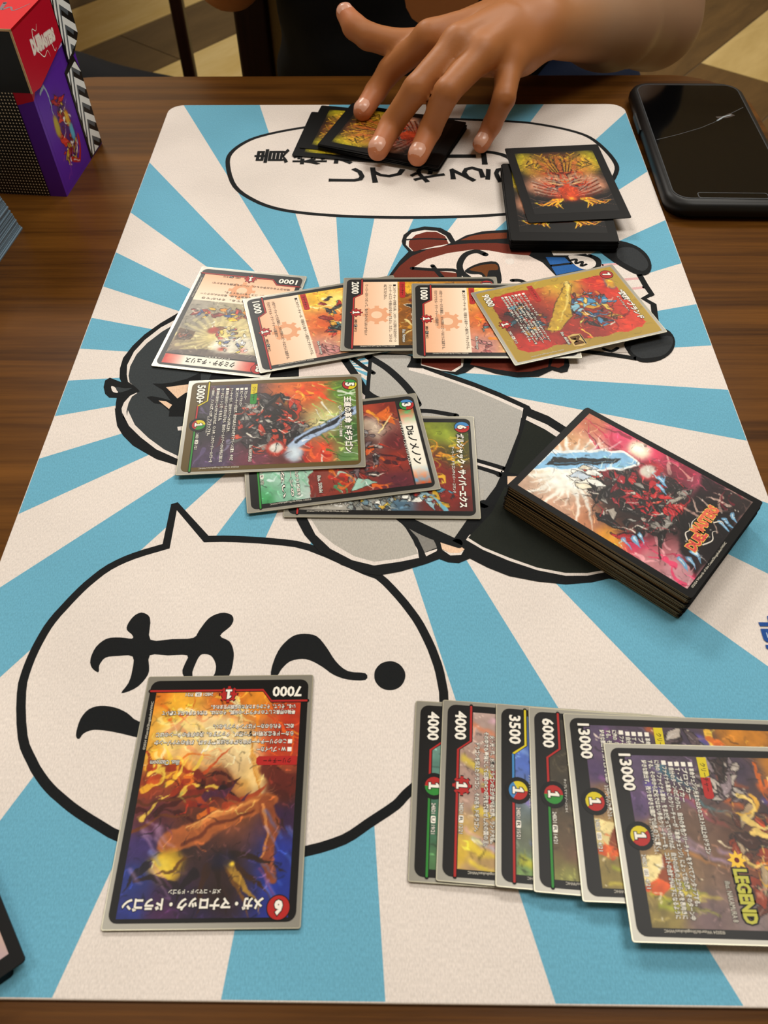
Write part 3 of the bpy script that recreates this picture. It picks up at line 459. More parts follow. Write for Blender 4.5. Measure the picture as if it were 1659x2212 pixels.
def sleeved(label, pose, z, cat='card', group=None, th=.5):
    x, y, t = pose; r = tag(empty('trading_card', W(x, y, z), t), label, cat, group)
    m = MB().bevslab(lambda i: rrect(SW-2*i, SH_-2*i, .8, 2), 0, th, .12, SLV); m.build('sleeve', r)
    MB().ring(rrect(SW-.25, SH_-.25, .7, 2), rrect(SW-.75, SH_-.75, .5, 2), th+.03, RIM).build('sleeve_weld', r)
    return r, th
def line_path(off=0, half=False):
    return [(-31.4, -34.9+off), (-17.2, -34.9+off), (-13.6, -39.6+off), (31.4, -39.6+off)]
def digits(mb, s, x0, y0, x1, y1, z):
    text(mb, s, x0, y0, x1, y1, z, WHT, .03, INK, .05)
def card(spec):
    r, th = sleeved(spec['label'], spec['pose'], spec['z']); b = th
    base = spec.get('base', BLK)
    MB().slab(rrect(63, 88, 3.2, 5), b, b+.05, base).build('card_face', r)
    a = spec['art'](); a.build('artwork', r, b+.07, ART)
    # power corner and frame line
    mb = MB(); lines = spec.get('line', 'r'); z = b+.10
    if spec.get('corner', True):
        mb.poly([(-29.4, -41.6), (-29.4, -35.3), (-17.4, -35.3), (-13.8, -40.0), (29, -40.0), (29, -41.6)], z-.015, base)
    lp = line_path()
    if spec.get('frame', True):
        mb.stroke(lp, 1.5, z, INK); cols = [C3[c] for c in lines]
        if len(cols) == 1: mb.stroke(lp, .8, z+.02, cols[0])
        else:
            segs = [lp[:2]+[lp[2]], [lp[2], (0, -39.6)], [(0, -39.6), (31.4, -39.6)]]
            if len(cols) == 2: segs = [lp[:3]+[(0, -39.6)], [(0, -39.6), (31.4, -39.6)]]
            for q, c in zip(segs, cols): mb.stroke(q, .8, z+.02, c)
        mb.build('frame_line', r)
    mb = MB(); p = spec['power']; digits(mb, p, -29.3+(0 if len(p) > 4 else .4), -41.1, -15.6 if len(p) > 4 else -17.4, -36.6, z+.07); mb.build('power_number', r)
    # mana badge
    mb = MB(); mana = spec.get('mana', 'gear'); my = -37.9
    if mana == 'gear': mb.poly(gear(0, my, 3.9), z+.05, INK); mb.poly(gear(0, my, 3.5), z+.06, RED)
    else:
        mb.poly(circ(0, my, 4.9 if len(mana) > 1 else 4), z+.045, INK); n = len(mana)
        for k, c in enumerate(mana):
            a0 = math.pi/2+2*math.pi*k/n + spec.get('turn', 0); mb.poly([(0, my)]+[(3.4*math.cos(a0+2*math.pi/n*j/8), my+3.4*math.sin(a0+2*math.pi/n*j/8)) for j in range(9)], z+.06, C3[c])
        if n > 1: text(mb, 'タップしてマナゾーンにおく', -6.0, my+3.9, 6.0, my+4.9, z+.06, WHT, .01)
    for g, m_, zz in ((.28, INK, .08), (0, WHT, .10)): mb.poly([(-1.25-g, my-2-g), (1.25+g, my-2-g), (1.25+g, my-1.2+g), (.55+g, my-1.2+g), (.55+g, my+2+g), (-.15-g, my+2+g), (-1.1-g, my+1.2+g), (-1.1-g, my+.5-g), (-.45-g, my+.75-g), (-.45-g, my-1.2+g), (-1.25-g, my-1.2+g)], z+zz, m_)
    mb.build('mana_badge', r)
    # cost badge
    if spec.get('cost'):
        mb = MB(); cc = spec.get('costcol', 'r'); cx, cy = spec.get('costpos', (-25.4, 39.6)); mb.poly(circ(cx, cy, 4.1), z+.05, INK); n = len(cc)
        if n == 1: mb.poly(circ(cx, cy, 3.75), z+.06, C3[cc])
        else:
            for k, c in enumerate(cc):
                a0 = math.pi*.6+2*math.pi*k/n; mb.poly([(cx, cy)]+[(cx+3.75*math.cos(a0+2*math.pi/n*j/8), cy+3.75*math.sin(a0+2*math.pi/n*j/8)) for j in range(9)], z+.06, C3[c])
        text(mb, spec['cost'], cx-1.4, cy-2.4, cx+1.4, cy+2.4, z+.10, WHT, .06, INK, .06); mb.build('cost_badge', r)
    # title
    if spec.get('title'):
        mb = MB(); tx0, tx1 = spec.get('tx', (-20.3, 27.5))
        if spec.get('bar'):
            text(mb, spec['title'], tx0, 36.4, tx1, 40.6, z+.09, INK, .02)
        else: text(mb, spec['title'], tx0, 36.2, tx1, 40.4, z+.09, WHT, .045, INK, .05)
        if spec.get('sub'):
            q = spec.get('sx', (-10, 12)); text(mb, spec['sub'], q[0], 33.6, q[1], 35.2, z+.09, WHT, .02, INK, .06)
        mb.build('title', r)
    if spec.get('tag', True):
        mb = MB(); tc = spec.get('tagcol', 'r'); n = len(tc); xs = [-28.6+15*k/n for k in range(n+1)]
        for k, c in enumerate(tc):
            if k == n-1: q = [(xs[k], -12.6), (-14.2, -12.6), (-13.4, -11.8), (-13.4, -10), (-14.2, -9.2), (xs[k], -9.2)]
            else: q = [(xs[k], -12.6), (xs[k+1]+.8, -12.6), (xs[k+1]-.8, -9.2), (xs[k], -9.2)]
            mb.poly(q, z+.05+.005*k, C3[c])
        text(mb, 'クリーチャー', -26.5, -11.9, -16, -9.9, z+.09, INK, .01); mb.build('type_tag', r)
    mb = MB(); fg, ol = (WHT, INK) if not spec.get('darktext') else (GRY, None)
    for tx, x0, x1, y, h in spec.get('rules', ()):
        if tx.startswith('■'): mb.poly([(x0, y-.8), (x0+1.6, y-.8), (x0+1.6, y+.8), (x0, y+.8)], z+.08, fg if ol else INK); tx = tx[1:]; x0 += 2.2
        text(mb, tx, x0, y-h/2, x1, y+h/2, z+.09, fg if ol else GRY, .008 if ol is None else .022, ol, .07)
    if mb.f: mb.build('rules_text', r)
    mb = MB()
    if spec.get('code'):
        ck = WHT if not spec.get('darktext') else INK
        ol = INK if ck is WHT else None
        text(mb, spec['code'][0], 6.2, -38.6, 10.0, -37.2, z+.09, ck, .01, ol, .05); mb.poly(rrect(2.6, 1.7, .4, 3, 12, -37.9), z+.08, ck); text(mb, spec['code'][1], 11.2, -38.5, 12.8, -37.3, z+.10, INK if ck is WHT else WHT, .01); text(mb, spec['code'][2], 13.9, -38.6, 17, -37.2, z+.09, ck, .01, ol, .05)
    if spec.get('copy', True): text(mb, '©2024 Wizards/Shogakukan/WHC', 28.95, -35.2, 30.2, -15.6, z+.09, LGT, .01, None, rot=-90)
    if spec.get('illus'): text(mb, spec['illus'], 15.5, -11.4, 26.5, -9.6, z+.09, WHT, .01, INK, .07)
    mb.build('small_print', r)
    for fn in spec.get('extra', ()): fn(r, z)
    return r

AX = (-28.8, -38.9, 28.8, 42.6)
def holo(a, n, box, ang, cols, ln=9, wd=1.6, alpha=.5):
    for _ in range(n):
        x, y = a.R.uniform(box[0], box[2]), a.R.uniform(box[1], box[3]); t = math.radians(ang+a.R.gauss(0, 4)); L = ln*a.R.uniform(.6, 1.5)
        a.stroke([(x, y), (x+L*math.cos(t), y+L*math.sin(t))], wd*a.R.uniform(.4, 1.2), .1, a.R.choice(cols), alpha, 1.4)
def art_fire():
    a = Art(*AX, res=.36, seed=11, warp=.9)
    a.grad([(28, -38, '#d8771a'), (20, -33, '#f0b030'), (0, -36, '#d9661a'), (-12, -35, '#e08a22'), (-26, -30, '#bb3418'), (-26, -20, '#a82c16'), (18, -24, '#f4d060'), (2, -22, '#f5dda4'), (-10, -16, '#f3d394'), (-20, -16, '#b8381a'), (26, -14, '#f0b23a'), (14, -12, '#e8902a'), (26, -2, '#8e3416'), (12, -2, '#96300f'), (0, 0, '#5a1d14'), (-12, -4, '#e0a850'), (-24, 0, '#4b1a12'), (22, 8, '#5a2430'), (8, 10, '#54281a'), (-8, 8, '#8a4a24'), (-24, 10, '#331c3c'), (24, 20, '#3a2a66'), (-24, 22, '#22308c'), (8, 22, '#33201c'), (-6, 26, '#2e1a14'), (25, 30, '#22337e'), (-24, 32, '#1d318f'), (10, 34, '#2a1a34'), (-4, 36, '#2a1812'), (0, 42, '#261a3c'), (-25, 42, '#1f2c86'), (26, 42, '#24307e'), (14, 40, '#45204a')])
    a.flames(26, (-2, -39, 28, -14), 150, 14, 1.8, ['#f8e08a', '#f6c23c', '#e4761c', '#fbeab0', '#d24a18'], 1.2, .75); a.flames(12, (-28, -38, -10, -18), 120, 12, 1.3, ['#e8641e', '#c63a18', '#f09028'], 1)
    a.poly([(20, -26), (8, -30), (-6, -27), (-12, -18), (-17, -6), (-19, 4), (-13, 6), (-11, -3), (-2, -8), (8, -9), (20, -13), (27, -20)], '#f4dfa8', .55, 3)
    for k in range(5): a.stroke([(-11-k*.9, -19+k*2), (-13-k*.7, -8+k*2), (-16-k*.5, 2+k)], .5, .3, '#c9862c', .7)
    a.flames(30, (4, -10, 28, 10), 205, 12, 2.2, ['#e0711c', '#f3b42c', '#8f240f', '#c2461a', '#3c0f0b', '#f7d14e'], 1.6, .85); a.flames(16, (-12, -8, 12, 6), 200, 9, 2.6, ['#3c1410', '#7a2415', '#4a2038', '#a33a18', '#241012'], 1.2)
    a.stroke([(-19, 4), (-8, 8), (4, 14), (14, 18)], 6.5, 9, '#a85a2a', .95, .8); a.stroke([(-18, 3), (-6, 6.5), (6, 12)], 1.2, 2.4, '#de9248', .8, .8); a.stroke([(-14, 8), (-2, 12), (10, 19)], .9, 1.6, '#5c2512', .8, .6); a.stroke([(-10, 5), (2, 9), (10, 13)], .5, .3, '#f0b868', .8)
    a.stroke([(-18, 5), (-21, 14), (-20, 22), (-22, 30)], 6, 4, '#8a4422', .95, .7); a.stroke([(-17, 6), (-19, 15), (-18, 24)], 1.2, .6, '#d58a48', .8)
    a.stroke([(-27, -2), (-18, -7)], 7, 6, '#5c1f16', .9, .8); a.stroke([(29, 4), (16, 4), (6, 1)], 1.1, .6, '#5a2a10', 1); a.stroke([(29, 14), (20, 10), (10, 8)], 1.3, .7, '#6a3414', 1)
    a.blob(14, 26, 6, 5.5, '#d2a824', 1, 2.5); a.blob(15, 27, 4, 3.4, '#f0d24a', .8); a.stroke([(8, 24), (11, 28), (17, 29)], 1.2, .5, '#5e3a0e', .9)
    for x, y, x2, y2, c in ((-4, 22, -24, 38, '#3a200f'), (-6, 24, -16, 42, '#6d4518'), (-3, 26, -8, 42, '#23120c'), (0, 26, 2, 42, '#3a1e10'), (4, 28, 10, 40, '#1c1016'), (-8, 22, -27, 28, '#2c1a10'), (20, 26, 28, 34, '#1a1422'), (10, 32, 27, 30, '#20121a'), (-7, 25, -19, 41, '#a9802c')): a.stroke([(x, y), ((x+x2)/2+1, (y+y2)/2-1), (x2, y2)], 3.2, .1, c, .95)
    a.blob(-5, 24, 5, 3.5, '#1c1830', .9); a.blob(-8.4, 25.6, .9, .9, '#f7d23a', 1)
    holo(a, 9, (18, 8, 27, 30), 135, ['#b06ab4', '#8e9be0', '#c9a0c8'], 7, 1.6, .55); holo(a, 9, (-28, 8, -16, 34), 130, ['#d0506a', '#4a74d8', '#7f90e8'], 10, .9, .6)
    a.noise(.16); return a
def box_cream(a, y1=-13.4):                     # the text panel of a common card
    m = (a.Y < y1); t = np.clip((a.Y+39)/26, 0, 1)[..., None]; c = hx('#efb48c')*(1-t)+hx('#f8e7cf')*t; a.rgb = np.where(m[..., None], c, a.rgb)
def wm_gear(r, z):
    MB().poly(gear(2.2, -26, 8.4, 8, .24), z-.018, PCH, ()).poly(circ(2.2, -26, 3.2), z-.012, mat('print_cream', '#f3cfae', .4, spec=.15)).build('gear_watermark', r)
def art_room():
    a = Art(*AX, res=.5, seed=21, warp=.5)
    a.grad([(-28, 40, '#5a5048'), (26, 34, '#8c7a64'), (26, 10, '#8d8577'), (0, 20, '#e8d27a'), (-14, 10, '#cdbb86'), (-26, 0, '#777064'), (10, 30, '#9a8a68'), (-10, 34, '#bdb198'), (27, -8, '#9c9486')])
    for k in range(26):
        t = k*.2417*1.04; a.stroke([(4, 18), (4+24*math.cos(t), 18+20*math.sin(t))], .3, 2.6, '#f5e8a0', .4, .8)
    a.poly([(-28.8, 30), (-28.8, 43), (28.8, 43), (28.8, 33), (10, 28)], '#54484a', .8, .4); a.poly([(18, 14), (28, 12), (28, 24), (19, 22)], '#5b4433', .9); a.shards(14, 23, 18, 4, 4, ['#3e3029', '#7d6a58', '#a3573a'], 3)
    a.shards(46, 4, -3, 22, 5, ['#c3331f', '#e4b428', '#5b5a5e', '#8f2c20', '#d9902a', '#2f4f8c', '#8b8b8e'], 5); a.shards(24, -2, 14, 9, 6, ['#b8342a', '#e2c24a', '#efe9d8', '#7a4a2a', '#8a8f9a'], 4)
    a.blob(-2, 24, 9, 6.5, '#e8e2d0', 1, 3); a.blob(-14, 22, 7, 7, '#ddd6c2', 1, 3); a.blob(-13, 26, 2.6, 2.2, '#e89a90', .9); a.blob(-1, 27, 2.4, 1.8, '#c9442c', .9); a.shards(16, -6, 24, 11, 5, ['#f0d24a', '#ffffff', '#6b7aa8', '#b9b4a6'], 3); a.blob(8, 12, 3.5, 3, '#a3341f', 1, 3)
    a.noise(.14); box_cream(a); return a
def art_blaze(seed=31):
    a = Art(*AX, res=.5, seed=seed, warp=.9)
    a.grad([(-24, 0, '#f6c43c'), (-18, 8, '#f7e07a'), (-26, 20, '#e88a24'), (0, 0, '#d85a22'), (24, -6, '#c98a80'), (24, 10, '#e8b46a'), (0, 20, '#a8341c'), (20, 30, '#d0602a'), (-10, 36, '#e0a030'), (26, 40, '#b35c40')])
    a.flames(26, (-28, -10, 28, 40), 80, 12, 2.4, ['#f8d24a', '#ef8c22', '#fff0a8', '#c8381a'], 1.3, .85)
    a.shards(46, -2, 6, 20, 12, ['#c22a1c', '#171416', '#2d2a2c', '#4a7f86', '#e8a82c', '#8c1f18', '#3a5f63'], 6); a.shards(26, 6, 22, 18, 12, ['#b8301e', '#191518', '#e09a28', '#57424a'], 6)
    a.blob(-22, -6, 5, 3, '#f0b830', .9, 3); a.shards(10, 24, -7, 5, 5, ['#d7938c', '#c47a78', '#9c4e4c'], 4); a.noise(.16); box_cream(a); return a
def art_amber():
    a = Art(*AX, res=.5, seed=41, warp=.8)
    a.grad([(-26, 0, '#c98a1e'), (0, 0, '#8a4f14'), (24, 0, '#b06a16'), (0, 20, '#7a4310'), (26, -8, '#6d4a14')]); a.flames(24, (-28, -12, 28, 30), 90, 12, 3, ['#a3661a', '#d89a2c', '#5e360e', '#7d2a12'], 1.2)
    a.blob(-22, -7, 5, 4, '#f0b428', .95, 3); a.poly([(-8, -10), (-2, -4), (6, -6), (4, 6), (-6, 4)], '#141110', line='#f1e2c8', lw=.4); a.stroke([(6, -9), (14, -4), (20, -10)], 1.4, .6, '#f1d890'); a.shards(14, 4, 4, 18, 8, ['#171312', '#e25b26', '#c98a2c', '#3c2a1c'], 5); a.noise(.15); box_cream(a); return a
def art_gold():
    a = Art(-31.2, -43.6, 31.2, 43.6, res=.4, seed=51, warp=.8)
    a.grad([(0, 43, '#b0912e'), (-31, 0, '#b5962f'), (31, 0, '#a5862a'), (0, -43, '#ab8c2d')]); a.flames(110, (-31, -43, 31, 43), 90, 7, .55, ['#7d6420', '#c9ad48', '#8f7426'], 1.4, .6)
    m = (np.maximum(abs(a.WX)-25.6, abs(a.WY)-38.8) < 0) & (abs(a.WX)+abs(a.WY) < 60); sub = a.rgb.copy()
    b = Art(-31.2, -43.6, 31.2, 43.6, res=.4, seed=52, warp=.9); b.grad([(-20, 30, '#c6281c'), (20, 34, '#d8381e'), (0, 10, '#b8321f'), (22, 0, '#8f2418'), (-22, -24, '#b7241c'), (0, -26, '#4a1c1a'), (22, -30, '#c22a1e'), (0, 38, '#cf3420'), (-24, 8, '#caa030')])
    b.flames(24, (-25, 0, 25, 38), 60, 12, 2, ['#f08a2a', '#e8481e', '#f8c84a', '#8a1a14'], 1.2); b.plates(60, 2, 16, 17, 13, ['#3f86b4', '#2a4a78', '#c9902c', '#d9b44a', '#58281c', '#2c2022', '#8fc4d8', '#b5331f'], 5, '#5a2018', .5)
    b.shards(46, 2, -24, 17, 10, ['#1f3038', '#3c7f98', '#23181a', '#a83420', '#c98a2c', '#2b4a58'], 4.5); b.poly([(-28, 13), (12, -18), (14, -11), (4, 2), (-20, 12)], '#c9a02e', .95, line='#4d3410', lw=.5); b.stroke([(-26, 12), (-6, 4), (8, -8)], 2.2, .4, '#f0d878', .8, .6)
    b.blob(-17, 36, 5.5, 3.6, '#3d5f8c', .9, 3); b.blob(-17, 36, 4.6, 2.8, '#d89a2a', 1, 3); b.noise(.15)
    a.rgb = np.where(m[..., None], b.rgb, sub); return a
def art_green():
    a = Art(*AX, res=.4, seed=61, warp=.8)
    a.grad([(-20, 38, '#4f7f2c'), (10, 40, '#2f5a22'), (26, 36, '#5e8a4a'), (0, 26, '#cfc98a'), (-22, 18, '#d8571e'), (-18, 8, '#e8702a'), (24, 26, '#d8482a'), (26, 10, '#5a2424'), (0, 0, '#3a2c2c'), (-26, -20, '#3c344a'), (0, -24, '#2c2430'), (26, -28, '#4a3a58'), (26, -10, '#6a3040'), (0, -36, '#1e1a20')])
    a.flames(40, (-28, 20, 28, 42), 70, 12, 1.2, ['#86b83a', '#c9d8c8', '#3c6a20', '#a8c86a', '#e8ecdf'], .5, .8); a.flames(14, (-27, 4, -10, 22), 60, 10, 2.4, ['#e84a1e', '#f6a42c', '#c8301c', '#f8d868']); a.flames(14, (14, 8, 28, 30), 240, 10, 2.2, ['#e2481e', '#f0642a', '#b02418']); a.flames(20, (-28, -39, 28, -20), 20, 10, 2, ['#6a5a88', '#3a3048', '#8c86a8', '#58202a'], .8, .7)
    a.plates(120, 0, -3, 20, 18, ['#c23c24', '#262022', '#191617', '#a8a49a', '#5a5856', '#a8301e', '#1c1617', '#3a3034', '#d2492c', '#8a8680', '#141011'], 6)
    a.poly([(-9, 42.5), (-4, 42.5), (20, 12), (17, 8), (12, 12)], '#a8bede', .95, .4, '#5c708c', .4); a.stroke([(-5, 40), (15, 12)], 2.6, 1.6, '#1d2027', 1); a.blob(22, 11, 6, 5, '#a9bcd0', .95, 2.5); a.blob(22, 11, 4, 3, '#d5e2ea', .7)
    a.blob(18, 2, 5.5, 5, '#b82e20', 1, 4); a.blob(18, 2, 3.6, 3.4, '#d9d5cb', 1, 4); a.stroke([(15, 2), (21, 2)], .5, .4, '#333333'); a.noise(.15); return a
def bar(a, cl, cr_, mid='#f3efe0'):
    m = (a.Y > 34.9) & (a.Y < 42.2) & (a.X > -22.6) & (a.X < 28.4); t = np.clip(np.minimum((a.X+22.6)/12, 1), 0, 1)[..., None]; u = np.clip((28.4-a.X)/12, 0, 1)[..., None]; nz = np.clip(.5+a.n3*2.2, 0, 1)[..., None]
    L = hx(cl[0])*(1-nz)+hx(cl[1])*nz; R = hx(cr_[0])*(1-nz)+hx(cr_[1])*nz; c = hx(mid)*t*u+L*(1-t)+R*(1-u); a.rgb = np.where(m[..., None], np.clip(c, 0, 1), a.rgb)
    a.rgb[((a.Y >= 42.2) | ((a.Y > 33.8) & (a.Y <= 34.9)) | ((a.Y > 33.8) & (a.X <= -22.6)))] = hx('#131110')
def art_wine():
    a = Art(*AX, res=.42, seed=71, warp=.8)
    a.grad([(-26, 30, '#7a2416'), (0, 30, '#5e1c20'), (26, 26, '#5a1f2c'), (-26, 18, '#a83a1e'), (0, 14, '#7c5a50'), (26, 6, '#8a2c1c'), (-10, 20, '#a89484'), (10, 28, '#8c2a1a')])
    a.flames(16, (-28, 5, 28, 33), 70, 12, 2.4, ['#d8601e', '#c83018', '#3c1018', '#f0a028']); a.blob(-12, 20, 7, 5, '#c8b4a0', .95, 2); a.blob(-14, 14, 6, 5, '#b59e8a', .95, 2); a.plates(40, 4, 10, 18, 11, ['#a8968f', '#2a1c20', '#6c5a5e', '#c8541e', '#8f8a8c', '#3c2a30', '#7a2018'], 5, '#3a1a1c', .6)
    a.flames(12, (8, -6, 27, 4), 60, 9, 2, ['#e0742a', '#c02818', '#3f8a58', '#a8c8b8']); a.poly([(20, 8), (28, 4), (24, 16)], '#9cc4b4', line='#24302a'); a.poly([(-26, 30), (-20, 22), (-12, 31)], '#e06a20', .9); a.stroke([(-20, 31), (-8, 22)], .3, 1.0, '#f8e0a0')
    m = a.Y < -13; g = Art(*AX, res=.42, seed=72, warp=1.4); g.grad([(28, -38, '#3f9a5c'), (26, -26, '#7fb49a'), (10, -30, '#9ccab4'), (28, -15, '#b9cbc4'), (0, -20, '#8fbfa6'), (-26, -30, '#5fa486')]); g.flames(20, (-28, -39, 28, -13), 40, 12, 1.2, ['#cfe4da', '#5fae80', '#e9f2ea'], .6, .5); a.rgb = np.where(m[..., None], g.rgb, a.rgb); a.stroke([(27, -13), (16, -13)], 6, 6, '#7a2a22')
    a.noise(.12); bar(a, ('#3f9a48', '#c8481e'), ('#4a90c0', '#d0541e')); return a
def art_olive():
    a = Art(*AX, res=.5, seed=81, warp=.9)
    a.grad([(-24, 40, '#3c4a18'), (-22, 30, '#8a9a2a'), (-6, 36, '#4a4a1a'), (8, 34, '#7a1f16'), (20, 34, '#8c2018'), (26, 40, '#5a1a16'), (0, 22, '#8a1f1a'), (24, 24, '#6a2620'), (26, 8, '#4a6a80'), (26, -8, '#9a9a92'), (26, -24, '#a8a49a'), (0, 0, '#6a4a3a')])
    a.flames(16, (-24, 20, 10, 36), 90, 14, 1.6, ['#e8b82c', '#f2d45a', '#a8801c', '#f09a2a'], 1.6); a.blob(-18, 34, 6, 4, '#a8b83a', .6); a.shards(20, 20, 22, 9, 12, ['#a02018', '#3f7f98', '#2a2022', '#8fb4c0', '#c9a02c'], 6); a.shards(60, 24, -6, 6, 22, ['#c8ccc8', '#8f9896', '#e8e8e0', '#5f7a88', '#6a6a62', '#c9a43a', '#2c3a40'], 4, asp=1.6); a.stroke([(29, 30), (20, 24)], 2.5, .6, '#6fb0c8'); a.noise(.15); return a
def streaks(base, cols, seed, lo, ang=60, res=.55):
    def f():
        a = Art(-28.8, -39.2, 28.8, 0, res=res, seed=seed, warp=1.0); a.grad(base); holo(a, lo, (-28, -40, 28, -2), ang, cols, 16, 2.6, .6); a.noise(.14); return a
    return f
def art_cosmos(seed=101):
    def f():
        a = Art(*AX, res=.42, seed=seed, warp=1.0)
        a.grad([(-26, -34, '#5a4a68'), (-10, -36, '#54406a'), (-2, -34, '#8a6a48'), (-26, -20, '#4a3c50'), (-24, 0, '#44384a'), (-26, 20, '#c07a1e'), (0, -20, '#6a5040'), (10, -32, '#a88a50'), (26, -34, '#8a7a40'), (26, -20, '#6f5a5c'), (26, -4, '#7a6a6a'), (26, 12, '#a89a84'), (0, 0, '#54382a'), (12, 4, '#7a3a1c'), (-8, 12, '#3a2a30'), (20, 26, '#a8682a'), (0, 30, '#6a3a20')])
        holo(a, 10, (-28, -38, -8, 12), 62, ['#e0641e', '#6a5ac0', '#3f8a98', '#8a4a90', '#c04a48'], 13, 3, .6); holo(a, 9, (12, -39, 27, -24), 75, ['#d8c81e', '#a8b82a', '#e8d84a'], 9, 1.3, .8); holo(a, 8, (-8, -36, 16, -6), 70, ['#e8963a', '#c8702a', '#b8a0d0'], 12, 2, .5)
        a.flames(26, (-28, 6, -10, 40), 20, 16, 2.4, ['#e8962a', '#f6c23c', '#c8601a', '#f8d888'], .8); a.shards(26, -20, -4, 8, 8, ['#8a7a80', '#3a2a28', '#b5aaa0', '#5a4a4e'], 6); a.shards(30, 6, 6, 20, 12, ['#8f3418', '#c8581e', '#3c2018', '#d8a02c', '#5a2a1a', '#a89070'], 7)
        a.flames(16, (-20, -6, 18, 20), 40, 14, 2.2, ['#d8781e', '#e8b03a', '#8a2a16', '#f2d070'], 1.6); a.poly([(17.6, -41), (14.4, -34), (16, -29.5), (20.5, -33.8)], '#d95a24', 1); a.poly([(17.6, -41), (6, -38), (7, -31), (14.4, -34)], '#efdc9c', .95); a.poly([(14.4, -34), (7, -31), (10, -27), (16, -29.5)], '#8a3c1c', .95)
        for _ in range(40): x, y = a.R.uniform(-28, 28), a.R.uniform(-38, 42); a.blob(x, y, .35, .35, '#fff2d0', .8)
        a.noise(.18); return a
    return f
R_A = [('■W・ブレイカー', -26.4, -13.2, -15.2, 2.0), ('■このクリーチャーが出た時または攻撃する時、相手のマナゾーンか', -26.4, 26.2, -18.3, 2.0), ('らカードを各文明1枚ずつ選び、タップする。次の相手のターンのはじ', -26.7, 26.1, -21.4, 2.0), ('めに、それらのカードはアンタップしない。', -26.7, 4.5, -24.4, 2.0), ('最強の団長としてのドギラゴンの伝説。その力は、世代も世界も超えて轟いて', -26.9, 25.1, -30.2, 1.9), ('いる。そして、そこからまた新たな伝説が生まれる。', -26.8, 6.3, -32.5, 1.9)]
R_B = [('■ブロッカー', -26, -17, -15.1, 1.8), ('■スピードアタッカー', -26, -12, -17.4, 1.8), ('■このクリーチャーが出た時、自分の山札の上から3枚をマナゾーンに置き、その後', -26, 25.5, -19.7, 1.8), ('クリーチャーを1体、自分のマナゾーンから手札に戻す。', -26.2, 6, -22.6, 1.8), ('■革命2 自分のシールドが2つ以下なら、自分のシールドゾーンから手札に加える', -26.2, 26, -24.9, 1.8), ('カードにS・トリガーを与える。', -26.3, -2, -27.3, 1.8), ('■革命0 自分のシールドが1つもなければ、バトル中、このクリーチャーのパワーを', -26.4, 26, -29.8, 1.8), ('+10000し、バトルに勝った時、アンタップする。', -26.4, 8, -32.3, 1.8)]
R_6 = [('■革命チェンジ:光または火のコスト5以上のドラゴン', -26.6, 5.5, -15.4, 2.0), ('■ブロッカー', -26.6, -13, -17.9, 2.0), ('■T・ブレイカー', -26.6, -12, -20.3, 2.0), ('■自分のターンの終わりに、自分の多色クリーチャーをすべてアンタップする。', -26.6, 22, -22.6, 2.0), ('■ファイナル革命:このクリーチャーが「革命チェンジ」によって出た時、そのターン中', -27, 26.2, -25.0, 2.0), ('に他の「ファイナル革命」をまだ使っていなければ、自分の山札の上から4枚を表向きに', -27, 26, -27.5, 2.0), ('する。その中から進化ではない多色クリーチャーを、コストの合計が6以下になるように', -27, 26, -29.8, 2.0), ('好きな数出す。残りを好きな順序で山札の下に置く。', -27, 5, -32.2, 2.0)]
RT = lambda s, y, x1=26.5: (s, -26.4, x1, y, 1.7)
PI = math.pi; Q = -PI/2
card(dict(label='red 7000 card nearest the bottom edge, alone over the big speech bubble', pose=(-64.66, 97.56, .0195+PI), z=.7, art=art_fire, power='7000', line='r', cost='6', costcol='r', title='メガ・マナロック・ドラゴン', sub='メガ・コマンド・ドラゴン', sx=(-5.4, 12.4), rules=R_A, code=('24BD1', 'SR', '7/21'), illus='illus. Clazroom', tagcol='r'))
# middle row
card(dict(label='black-bordered card marked 6 at the bottom of the middle trio', pose=(-5.49, 257.25, -.008+Q), z=.7, art=art_olive, power='7000', line='r', cost='6', costcol='br', title='ボルシャック・サイバーエクス', tx=(-20.9, 26.8), sub='アーマード・ドラゴン/サイバー・コマンド', sx=(-12, 18), rules=[RT('■S・トリガー', -16, -10), RT('このクリーチャーが出た時、次の相手のターンのはじめまで、', -20), RT('相手のクリーチャーを1体選び、手札に戻す。コスト', -24)], code=('24BD1', 'R', '13/21')))
card(dict(label='card marked 3 with a white title bar, middle of the overlapping trio', pose=(-28.64, 266.04, .167+Q), z=1.6, art=art_wine, power='3000', line='rg', mana='rg', cost='3', costcol='bgr', title='Disノメノン', tx=(-10, 16), bar=True, sub='ジャイアント・インセクト/ディスタス', sx=(-14, 16), rules=[RT('■マッハファイター', -17, -8), RT('■自分のターン中、自分の山札の上から1枚目を', -21), RT('次の自分のターンの', -24), RT('させこれない', -28)], code=('24BD1', 'R', '17/21'), illus='illus. 500siki'))
card(dict(label='olive-bordered 5000+ card on top of the overlapping trio at the middle left', pose=(-61.89, 284.18, .062+Q), z=2.5, base=OLV, art=art_green, power='5000+', line='yrg', mana='yrg', cost='5', costcol='gry', title='王道の革命 ドギラゴン', tx=(-16.2, 23.2), sub='メガ・コマンド・ドラゴン/革命軍', sx=(-10, 12.4), rules=R_B, code=('24BD1', 'SR', '1/21'), illus='illus. NAKAMURA 8', tagcol='yg'))
